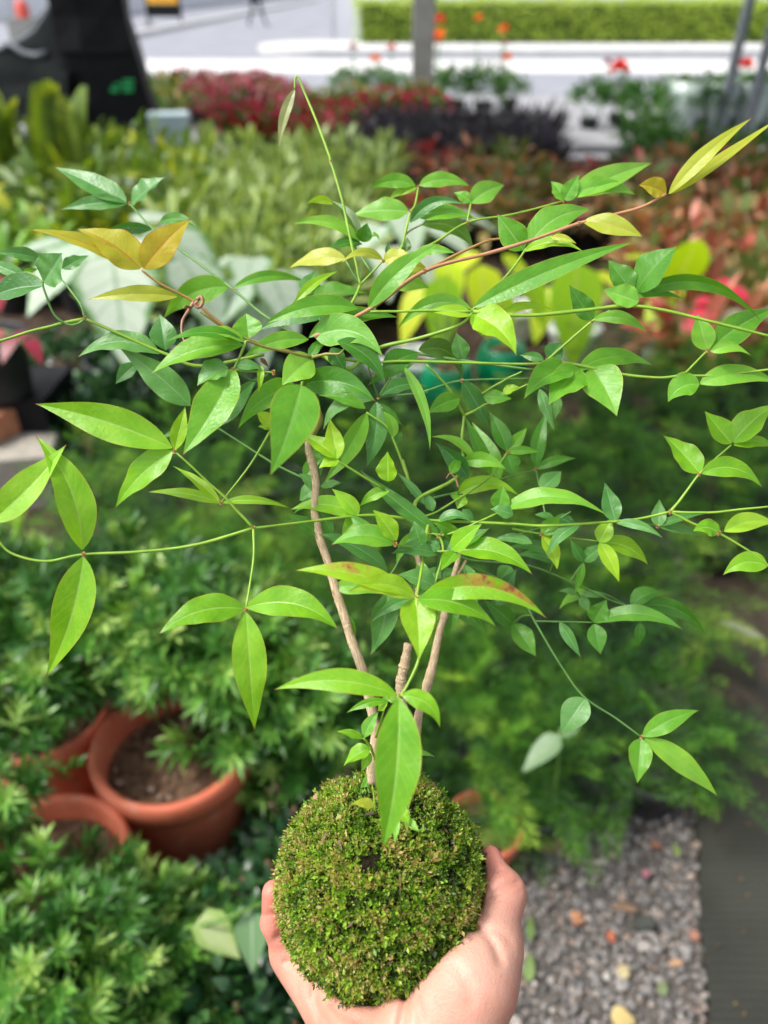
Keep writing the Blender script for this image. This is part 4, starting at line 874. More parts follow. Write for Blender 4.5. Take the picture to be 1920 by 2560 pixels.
# ---- moss ball
def lump(d):                                        # gently uneven ball
    return 1+.022*np.sin(5*d[:, 0]+1.3)*np.sin(4*d[:, 1]+.4)+.018*np.sin(9*d[:, 2]+3*d[:, 0])+.010*np.sin(17*d[:, 0]+8*d[:, 1])*np.sin(15*d[:, 2])
def moss():
    n, k = 96, 160; th = np.linspace(.001, np.pi-.001, n); ph = np.linspace(0, 2*np.pi, k, endpoint=False)
    d = np.stack([np.sin(th)[:, None]*np.cos(ph), np.sin(th)[:, None]*np.sin(ph), np.repeat(np.cos(th)[:, None], k, 1)], -1).reshape(-1, 3)
    V = local(BC)+d*(BR*.965*lump(d)+RNG.normal(0, .0004, len(d)))[:, None]
    i, j = np.meshgrid(np.arange(n-1), np.arange(k), indexing='ij'); q = (j+1) % k
    core = mat_plain('peat_core', srgb(24, 21, 12), srgb(48, 42, 22), 160, .95, .9, .2, .004)
    ball = kobj('moss_ball', MB().add(V, np.stack([i*k+j, (i+1)*k+j, (i+1)*k+q, i*k+q], -1).reshape(-1, 4)).mesh('moss_ball', core))
    ball['label'] = 'round ball of peat wrapped in moss'
    def rc(d, f, k=9):
        K = RNG.normal(size=(k, 3))*f; return np.cos(d@K.T+RNG.uniform(0, 6.28, k)).sum(1)/math.sqrt(k/2)
    N = 40000; d = unit(RNG.normal(size=(N, 3)))
    cush = rc(d, 26, 14); patch = rc(d, 6); bare = rc(d, 11)      # cushions, colour patches, thin places
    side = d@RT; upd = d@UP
    crown_bare = np.clip((upd-.62)*2.2, 0, 1)*np.clip(side*2+.5, 0, 1)
    keep = (bare+.55*cush+RNG.normal(0, .5, N) > -1.45) & (RNG.random(N) > .8*crown_bare); d = d[keep]; cush = cush[keep]; patch = patch[keep]; side = side[keep]; upd = upd[keep]; N = len(d)
    tint = np.clip(.54-.10*side+.12*cush+.11*patch+.06*bare[keep]+RNG.normal(0, .20, N), 0, .86)  # tint imitates light: darker at right and in hollows, brighter on cushions
    straw = RNG.random(N) < np.clip(.015+.5*np.clip(-side-.75, 0, 1)*2+.5*np.clip(-upd-.72, 0, 1)+.05*(patch > 1.5), 0, .4); tint[straw] = RNG.uniform(.88, 1.0, straw.sum())
    base = local(BC)+d*(BR*.962*lump(d))[:, None]; m = MB(); LV = 6
    sp_ax = unit(d+RNG.normal(0, .5, (N, 3))+UP*.3); sl = np.clip(.0026+.0017*cush+RNG.normal(0, .0008, N), .0004, .0068)
    s = unit(np.cross(sp_ax, RNG.normal(size=(N, 3)))); b = np.cross(sp_ax, s); big = RNG.lognormal(.10, .34, N)
    for q in range(LV):
        a = q*2.4+RNG.normal(0, .3, N); rad = np.cos(a)[:, None]*s+np.sin(a)[:, None]*b; t = (q+1)/LV
        m.leaves(base+sp_ax*(sl*t)[:, None], sp_ax*(.35+.5*t)+rad*(1.1-.6*t), sp_ax, big*RNG.uniform(.0009, .0018, N), big*RNG.uniform(.0006, .0011, N), 'ovate', 1 if q < 2 else 2, .0, .3, np.clip(tint+.08*q/LV+RNG.normal(0, .03, N), 0, 1))
    mt = mat_leaf('moss', [(0, srgb(30, 44, 12)), (.3, srgb(62, 92, 20)), (.55, srgb(98, 138, 30)), (.8, srgb(160, 198, 56)), (.9, srgb(160, 146, 72)), (1, srgb(192, 172, 112))], rough=.36, trans=.3, scale=300, mott=.15, spec=.6)
    obj('moss_shoots', m.mesh('moss_shoots', mt), ball, kind='stuff')
    # bark scraps and needles caught in the moss
    m = MB(); k = 70; dd = unit(RNG.normal(size=(k, 3))); D = unit(np.cross(dd, RNG.normal(size=(k, 3))))
    m.leaves(local(BC)+dd*(BR*1.03*lump(dd))[:, None], D, dd, RNG.uniform(.003, .009, k), RNG.uniform(.0006, .002, k), 'linear', 2, 0, .2, RNG.random(k))
    obj('bark_scraps', m.mesh('bark_scraps', mat_leaf('bark_scrap', [srgb(60, 44, 34), srgb(120, 92, 66), srgb(190, 160, 110)], trans=0, scale=200)), ball, kind='stuff')
moss()

# ---- stems: (region, points, depth at start or None to join an earlier stem, depth at end, radius start, radius end (view units), kind)
SAMP = []                                            # (x, y, depth, radius) along all stems, for joining
M['bark'] = None
t = NT('bark'); at_ = t.n('ShaderNodeAttribute', attribute_name='leaf'); mp = t.n('ShaderNodeMapping'); mp.inputs['Scale'].default_value = (5.5, 16, 0); t.l(at_.outputs['Vector'], mp.inputs[0])
n1 = t.noise(2.2, 7, mp.outputs[0], .7); n2 = t.noise(120, 4); col = t.ramp(n1, [(.36, srgb(128, 104, 80)), (.48, srgb(184, 158, 126)), (.62, srgb(222, 202, 172))])
col = t.mix(t.step(n2, .5, .7), col, srgb(176, 152, 120)); b = t.bsdf(col, .85, .3); t.l(t.bump(n1, .55, .0007), b.inputs['Normal']); M['bark'] = t.done(b.outputs[0])
def stem_mat(name, c1, c2):
    t = NT(name); col = t.ramp(t.noise(90, 3), [(.3, c1), (.7, c2)]); b = t.bsdf(col, .45, .5, Subsurface_Weight=.1, Subsurface_Radius=(.002, .003, .001)); return t.done(b.outputs[0])
SM = {'g': stem_mat('green_petiole', srgb(116, 158, 44), srgb(148, 184, 62)), 'd': stem_mat('dark_petiole', srgb(84, 132, 62), srgb(112, 156, 78)),
      'b': stem_mat('bronze_petiole', srgb(158, 122, 68), srgb(184, 146, 84)), 'p': stem_mat('pinkish_petiole', srgb(176, 120, 92), srgb(196, 146, 104)), 'o': stem_mat('olive_petiole', srgb(118, 116, 50), srgb(146, 140, 66)), 'k': M['bark'], 'r': stem_mat('dried_strand', srgb(140, 92, 70), srgb(176, 130, 104))}
def nearest(x, y, lim):
    A = np.array([s[:3] for s in SAMP]); e = np.hypot(A[:, 0]-x, A[:, 1]-y); i = int(e.argmin())
    return (A[i], e[i]) if e[i] < lim else (None, e[i])
def stem(r, pts, d0, d1, r0=4, r1=3, kind='g', name=None):
    px = np.array([rp(*p) if isinstance(p[0], str) else rp(r, *p) for p in pts])
    if d0 is None:
        h, e = nearest(px[0][0], px[0][1], 400); d0 = h[2]
        if e < 60: px[0] = h[:2]
    L = np.concatenate([[0], np.cumsum(np.hypot(*np.diff(px, axis=0).T))]); L /= L[-1]
    dd = d0+(d1-d0)*L; S = smooth_path(np.column_stack([px, dd]), 22 if kind == 'k' else 6)
    q_ = np.linspace(0, 1, len(S)); f_ = RNG.uniform(7, 16); S[:, :2] += (1.1*np.sin(q_*f_+RNG.uniform(0, 6))*np.sin(np.pi*q_))[:, None]*RNG.uniform(-1, 1, 2)
    rad = np.linspace(r0*1.08, r1*.82, len(S))*(1+.06*np.sin(q_*31+RNG.uniform(0, 6)))/1920*S[:, 2]
    P = np.array([pt(*q) for q in S])
    if kind == 'k':                                   # nodes and knobs of the woody stems
        z_ = np.linspace(0, 1, len(S)); rad = rad*(1+sum(RNG.uniform(.08, .25)*np.exp(-((z_-c_)/.010)**2) for c_ in RNG.random(8))+.015*RNG.normal(size=len(S)))
    nm = name or ('trunk' if kind == 'k' else 'petiole')
    kobj(nm, MB().tube(local(P), rad, 18 if kind == 'k' else 7, wob=.03 if kind == 'k' else 0).mesh(nm, SM[kind]))
    for q in S: SAMP.append((q[0], q[1], q[2]))
JOINT = []
def joint(r, x, y, s=6): JOINT.append(rp(r, x, y)+(s,))

stem('M', [(700, 1060), (700, 960), (722, 750), (700, 590), (640, 330), (560, 110), ('L', 530, 1040), ('L', 470, 860), ('L', 420, 680), ('L', 360, 500), ('L', 328, 330), ('L', 335, 150), ('L', 310, 0), ('J', 965, 900), ('J', 960, 840)], .405, .425, 12, 11, 'k')
stem('M', [(945, 1080), (925, 800), (903, 620), (890, 520), (886, 400), (912, 280), (935, 155)], .41, .40, 15, 13, 'k')
stem('M', [(975, 1120), (975, 950), (985, 750), (1010, 580), (1080, 340), (1130, 100), ('L', 1170, 1000), ('L', 1215, 800), ('L', 1258, 650), ('L', 1265, 560), ('L', 1240, 470), ('L', 1190, 400)], .413, .43, 12.5, 5, 'k')
stem('L', [(1000, 900), (1005, 760), (1000, 650), (975, 560), (985, 450), (985, 375)], .43, .43, 8, 6, 'k')
stem('L', [(1230, 780), (1280, 700), (1310, 650)], None, .43, 5, 4, 'k')
stem('J', [(960, 840), (1000, 780), (1040, 700), (1010, 600), (930, 490), (965, 350), (985, 295)], None, .40, 8, 5, 'o')
stem('L', [(985, 380), (1000, 250), ('K', 905, 1050), ('K', 920, 800), ('K', 935, 670)], None, .45, 5, 4, 'g')
# lower left
stem('L', [(985, 380), (900, 378), (780, 365), (605, 362), (300, 395), (0, 435), ('E', 1095, 623)], None, .395, 4.2, 3.6, 'g')
stem('E', [(1095, 623), (850, 693), (600, 725), (360, 738), (200, 765), (60, 735), (0, 685), (-40, 600)], None, .375, 3.8, 3.4, 'g')
stem('E', [(1095, 623), (970, 490), (755, 290)], None, .385, 3.5, 3, 'g')
stem('E', [(1096, 623), (1095, 760), (1062, 975)], None, .38, 3.5, 3, 'g')
stem('E', [(1170, 200), (1080, 350), (955, 512)], .42, .405, 3, 2.6, 'g')
stem('J', [(1040, 1130), (720, 970), (360, 742)], .45, .46, 3, 2.6, 'd')
# left and upper left
stem('J', [(985, 295), (740, 225), (480, 140), (265, 0)], None, .40, 4, 4, 'o')
stem('C', [(1010, 745), (900, 665), (840, 610), (700, 540), (612, 475)], None, .385, 4, 3.5, 'b')
stem('C', [(1140, 840), (870, 890), (720, 840), (560, 770), (368, 685)], .43, .42, 4.5, 4.5, 'g')
stem('C', [(368, 685), (190, 725), (-30, 790)], None, .41, 4.5, 4, 'g')
stem('C', [(360, 688), (340, 706), (290, 710), (230, 660), (190, 560), (185, 530)], None, .41, 3.5, 3, 'd')
stem('C', [(368, 682), (340, 610), (265, 515)], None, .44, 3.2, 2.6, 'd')
stem('C', [(1300, 770), (1140, 670), (1010, 560), (760, 375), (655, 290), (560, 188)], .46, .49, 3.5, 3, 'd')
stem('J', [(985, 295), (700, 230), (560, 185)], None, .385, 4, 3.5, 'o')
stem('J', [(565, 190), (530, 260), (478, 372)], None, .385, 4, 3.5, 'g')
stem('J', [(478, 378), (600, 385), (735, 392)], None, .39, 3.5, 3, 'g')
stem('J', [(485, 385), (560, 425), (620, 447), (700, 405)], None, .40, 3, 3, 'd')
stem('J', [(985, 295), (1060, 275), (1160, 270), (1200, 230)], None, .39, 4, 3, 'o')
# upwards
stem('J', [(985, 295), ('I', 720, 1090), ('I', 835, 915), ('I', 882, 810)], None, .44, 4, 4, 'g')
stem('I', [(882, 810), (860, 690), (830, 560), (800, 420), (765, 260), (720, 100), (688, 0), ('A', 1425, 680), ('A', 1370, 530), ('A', 1320, 410), ('A', 1290, 338), ('A', 1280, 333), ('A', 1275, 345), ('A', 1274, 385)], None, .45, 3.6, 3.2, 'g')
stem('I', [(882, 810), (1030, 655)], None, .44, 3, 2.6, 'g')
stem('I', [(882, 805), (790, 655)], None, .44, 2.6, 2.2, 'd')
stem('I', [(955, 755), (850, 560), (893, 545)], None, .45, 2.6, 2.2, 'd')
stem('I', [(960, 1000), (1010, 880), (1145, 585), (1180, 450), (1208, 340), (1238, 290), (1260, 175)], .44, .47, 3.6, 3, 'g')
stem('I', [(1180, 480), (1210, 455), (1295, 412)], None, .48, 2.4, 2.2, 'o')
stem('J', [(1000, 160), ('I', 955, 960), ('D', 175, 480), ('D', 460, 400), ('D', 640, 345), ('D', 840, 275), ('D', 1000, 235), ('D', 1110, 205), ('D', 1218, 148)], .40, .41, 5, 4.2, 'p')
stem('D', [(185, 475), (330, 400), (455, 348), (535, 338)], None, .42, 3.8, 3.2, 'b')
stem('D', [(100, 420), (230, 350), (360, 270), (545, 238), (775, 178)], .44, .46, 3.2, 3, 'g')
stem('D', [(365, 268), (375, 185)], None, .46, 2.5, 2.5, 'g')
stem('D', [(375, 655), (540, 490), (603, 398), (640, 345)], .41, .42, 3.6, 3, 'g')
# right
stem('J', [(1050, 280), (1210, 370), (1310, 310), ('D', -20, 812), ('D', 150, 770), ('D', 330, 710), ('D', 385, 655)], .405, .385, 5.5, 5, 'g')
stem('D', [(385, 655), (610, 672), (860, 650), (1040, 630), (1200, 648), (1420, 700), (1680, 765)], None, .38, 5, 4.6, 'g')
stem('D', [(385, 655), (150, 652), (-60, 655)], None, .385, 4, 3.4, 'g')
stem('D', [(1040, 630), (1078, 575)], None, .39, 3, 2.6, 'g')
stem('J', [(1130, 290), (1350, 330), ('K', 580, 318), ('K', 1340, 338), ('K', 1470, 315)], .41, .41, 4, 3.6, 'g')
stem('K', [(640, 270), (900, 312), (1400, 378)], .42, .42, 4, 3.6, 'd')
stem('D', [(705, 868), (790, 790), (895, 700), (975, 650)], None, .40, 3.4, 3, 'g')
stem('D', [(705, 868), (835, 885), (1025, 925), (1190, 940), (1290, 932), (1450, 930), (1690, 902)], None, .39, 3.6, 3.4, 'g')
stem('D', [(1290, 932), (1398, 822)], None, .39, 3, 2.6, 'g')
stem('K', [(935, 670), (830, 490), (690, 340)], None, .44, 3.2, 3, 'g')
stem('K', [(935, 670), (1000, 640), (1090, 590), (1200, 540), (1340, 470)], None, .43, 3, 2.6, 'g')
stem('K', [(1050, 530), (1180, 450), (1310, 385)], .44, .43, 3, 2.6, 'g')
stem('K', [(700, 520), (380, 552)], .45, .455, 2.4, 2.4, 'd')
stem('K', [(660, 520), (800, 475), (920, 445), (1360, 430)], .45, .46, 2.6, 2.4, 'd')
stem('K', [(380, 552), (450, 440), (480, 380)], None, .44, 2.2, 2, 'd')
stem('K', [(350, 540), (335, 430), (305, 320)], None, .43, 2.2, 2, 'd')
stem('L', [(960, 220), (900, 0), ('K', 560, 1060), ('K', 490, 860), ('K', 435, 745), ('K', 300, 650)], .44, .45, 3.6, 3, 'g')
stem('L', [(780, 190), (500, 20), ('J', 1165, 975)], .42, .41, 3, 2.6, 'g')
stem('L', [(985, 380), (1100, 345), (1230, 268), ('K', 1090, 1080), ('K', 1215, 908)], None, .46, 3, 2.4, 'g')
stem('L', [(1100, 245), (1260, 205), ('K', 1220, 1070), ('K', 1400, 1018)], .46, .48, 2.6, 2.2, 'd')
stem('L', [(1260, 180), (1235, 110), (1205, 88), (1180, 120)], .43, .43, 2.4, 1.4, 'r', 'dried_tendril')
# lower right
stem('L', [(985, 385), (1130, 395), (1300, 400), ('N', 0, 545), ('N', 200, 556), ('N', 560, 535), ('N', 800, 515), ('N', 1025, 465)], None, .42, 4, 3.8, 'g')
stem('N', [(1025, 465), (1120, 350), (1212, 222), (1420, 32)], None, .42, 3.4, 2.8, 'g')
stem('N', [(1025, 465), (1270, 470), (1680, 430)], None, .41, 3.4, 3, 'g')
stem('N', [(1025, 465), (1180, 545), (1340, 605), (1560, 735), (1680, 830)], None, .42, 3.4, 3, 'g')
stem('L', [(1060, 470), (1200, 480), (1500, 350), (1520, 325)], .425, .43, 3.2, 2.6, 'g')
stem('L', [(1150, 490), (1250, 460), (1410, 390)], .425, .42, 3, 2.6, 'g')
stem('N', [(0, 575), (190, 610), (555, 655)], .43, .43, 2.8, 2.2, 'g')
stem('N', [(20, 620), (230, 550), (380, 465)], .44, .44, 2.6, 2, 'd')
stem('N', [(235, 545), (205, 425), (185, 330), (155, 190)], None, .47, 2.2, 2, 'd')
stem('L', [(1130, 520), (1300, 640), ('N', 100, 812), ('N', 375, 915), ('N', 620, 1030), ('N', 775, 1085)], .45, .47, 2.6, 2.2, 'd')
stem('N', [(372, 915), (462, 795)], None, .47, 2.2, 2, 'd')
stem('N', [(375, 915), (440, 1015)], None, .47, 2.2, 2, 'd')
stem('L', [(1180, 620), ('F', 560, 880), ('F', 650, 1025), ('H', 750, 260), ('H', 860, 415), ('H', 1000, 510), ('H', 1112, 592)], .44, .45, 3, 2.6, 'd')
stem('F', [(650, 1025), (780, 1027), (905, 1030)], None, .46, 2.4, 2.2, 'd')
stem('F', [(850, 905), (930, 900), (1065, 965)], None, .48, 2.2, 2, 'd')
stem('N', [(760, 540), (945, 560)], None, .44, 1.8, 1.8, 'd')
# front centre
stem('L', [(1080, 468), (1062, 430), (1040, 585), (1015, 740), (988, 890)], .405, .36, 4.5, 4, 'g')
stem('L', [(1035, 588), (950, 565), (850, 547)], None, .37, 3.5, 3, 'g')
stem('L', [(1035, 588), (1100, 590), (1220, 592)], None, .385, 3.6, 3.2, 'g')
stem('L', [(1060, 470), (1130, 492), (1160, 590), (1110, 800)], .425, .42, 4, 3, 'g')
stem('L', [(1155, 600), (1150, 840)], None, .42, 3, 2.4, 'd')
stem('L', [(920, 560), (860, 680), (820, 740)], .43, .43, 3, 2.6, 'd')
stem('L', [(988, 890), (1005, 1150), (1000, 1300), ('M', 930, 420), ('M', 885, 492)], None, .345, 4.5, 4, 'g')
stem('M', [(720, 900), (690, 820), (645, 765)], .395, .385, 3.5, 3, 'g')
stem('M', [(725, 760), (760, 640), (800, 525)], .395, .385, 3, 2.6, 'g')

LC = {}
TIPC = srgb(150, 84, 56); EDG = srgb(196, 186, 70)
def lm(k, cols, rib, edge=EDG, trans=.42, **kw): LC[k] = mat_leaf('leaf_'+kw.pop('nm'), cols, rough=.33, spec=kw.pop('spec', .5), trans=trans, rib=rib, edge=edge, tip=TIPC, veins=60, scale=110, mott=.7, bumpk=.17, objvar=.35, **kw)
DE = srgb(120, 150, 70)
lm('y', [srgb(98, 166, 24), srgb(134, 196, 36), srgb(172, 220, 58)], srgb(176, 216, 110), nm='bright')
lm('h', [srgb(118, 176, 26), srgb(152, 204, 36), srgb(186, 222, 56)], srgb(200, 228, 110), nm='yellow_green')
lm('g', [srgb(82, 150, 38), srgb(112, 180, 48), srgb(146, 204, 66)], srgb(150, 196, 104), nm='green')
lm('l', [srgb(102, 172, 54), srgb(130, 194, 68), srgb(160, 212, 92)], srgb(168, 212, 130), nm='light')
lm('e', [srgb(60, 122, 36), srgb(82, 146, 44), srgb(110, 172, 60)], srgb(124, 174, 94), DE, nm='deep', speck=.15)
lm('d', [srgb(62, 122, 48), srgb(84, 144, 62), srgb(114, 168, 86)], srgb(134, 176, 128), srgb(124, 156, 90), .3, nm='bluish', speck=.4)
lm('k', [srgb(68, 108, 28), srgb(84, 126, 34), srgb(100, 142, 42)], srgb(124, 156, 72), DE, nm='olive')
lm('o', [srgb(196, 166, 52), srgb(200, 188, 58), srgb(180, 190, 62)], srgb(196, 116, 56), srgb(206, 112, 50), nm='bronze', spec=.3)
lm('p', [srgb(170, 188, 50), srgb(188, 200, 66), srgb(204, 208, 90)], srgb(196, 164, 80), srgb(212, 140, 60), nm='yellowing')
lm('w', [srgb(160, 172, 110), srgb(178, 186, 128), srgb(190, 186, 140)], srgb(130, 80, 64), srgb(140, 90, 70), nm='withered')
lm('r', [srgb(92, 58, 44), srgb(120, 80, 60), srgb(150, 104, 78)], srgb(90, 60, 50), srgb(90, 60, 50), .1, nm='dead')
lm('s', [srgb(120, 178, 30), srgb(150, 200, 36), srgb(176, 214, 50)], srgb(190, 220, 100), nm='spotted', spot=(.42, .72, 1))
lm('t', [srgb(112, 180, 30), srgb(144, 200, 36), srgb(170, 214, 50)], srgb(190, 220, 100), nm='scorched', spot=(.30, .86, -1))

def lprof(t, k):
    w_ = np.sin(np.pi*t**k)*(1-.30*t**2.5)*1.08; return np.maximum(w_, .012)
def leaf(r, bx, by, tx, ty, wd, bow=0.0, kind='g', d=.42, dz=None, bulge=None):
    b = np.array(rp(r, bx, by)); t_ = np.array(rp(r, tx, ty)); wd = wd/REG[r][2]
    h, e = nearest(b[0], b[1], 34)
    if h is not None and abs(h[2]-d) < .06: d = h[2]
    else:
        h2, e2 = nearest(b[0], b[1], 190)
        if h2 is not None and abs(h2[2]-d) < .09:     # short stalk back to the branch
            mid = (b+h2[:2])/2+np.array([0, -8]); S = smooth_path(np.array([[*h2], [*mid, (h2[2]+d)/2], [*b, d]]), 4)
            kobj('petiole', MB().tube(local(np.array([pt(*q) for q in S])), 2.2/1920*d, 6).mesh('petiole', SM['d' if kind in 'dek' else 'g']))
    v = t_-b; Ln = np.hypot(*v); perp = np.array([v[1], -v[0]])/max(Ln, 1)
    if abs(v[0]) < .35*abs(v[1]):
        if perp[0] < 0: perp = -perp
    elif perp[1] > 0: perp = -perp
    if dz is None: dz = RNG.uniform(-.012, .012)*min(1.5, Ln/120)
    m_ = (b+t_)/2+perp*bow*Ln; c = 2*m_-(b+t_)/2
    arch = Ln/1920*d*RNG.uniform(.03, .10)
    n = 20; tt = np.linspace(0, 1, n)[:, None]
    X = (1-tt)**2*b+2*tt*(1-tt)*c+tt**2*t_
    dd = d+dz*tt[:, 0]-arch*4*tt[:, 0]*(1-tt[:, 0])
    P = np.array([pt(x[0], x[1], q) for x, q in zip(X, dd)])
    T = unit(np.gradient(P, axis=0)); view = unit(C0-P)
    N0 = unit(view*.8+np.array([0, 0, .45])+RNG.normal(0, .22, 3)); S = unit(np.cross(T, N0)); Nn = np.cross(S, T)
    tw = (RNG.uniform(-.75, .75)*(tt[:, 0]-.25)*(tt[:, 0] > .0))[:, None]; S, Nn = S*np.cos(tw)+Nn*np.sin(tw), Nn*np.cos(tw)-S*np.sin(tw)
    sw = unit(S-(S*view).sum(-1, keepdims=True)*view); c_ = np.clip((S*sw).sum(-1), .6, 1)
    w_ = wd/1920*dd/c_.mean()*lprof(np.clip(tt[:, 0], .004, .999), RNG.uniform(.68, .82) if not bulge else bulge)*.5
    fold = RNG.uniform(.10, .34); rip = RNG.uniform(.03, .11); ph = RNG.uniform(0, 6)
    us = np.array([-1, -.94, -.7, -.35, -.07, 0, .07, .35, .7, .94, 1]); V = np.empty((n, len(us), 3)); A = np.empty((n, len(us), 3)); ti = np.clip(RNG.normal(.5, .16), 0, 1)
    for q, u in enumerate(us):
        z = fold*abs(u)**1.25*w_-.05*w_*(1-abs(u)*4 if abs(u) < .2 else 0)+rip*w_*abs(u)**2*np.sin(tt[:, 0]*19+ph+2*np.sign(u))
        V[:, q] = P+S*(u*w_)[:, None]+Nn*z[:, None]; A[:, q] = np.stack([np.full(n, u), tt[:, 0], np.full(n, ti)], -1)
    k = len(us); i, j = np.meshgrid(np.arange(n-1), np.arange(k-1), indexing='ij'); q = i*k+j
    kobj('leaf', MB().add(local(V.reshape(-1, 3)), np.stack([q, q+1, q+k+1, q+k], -1).reshape(-1, 4), None, A).mesh('leaf', LC[kind]))
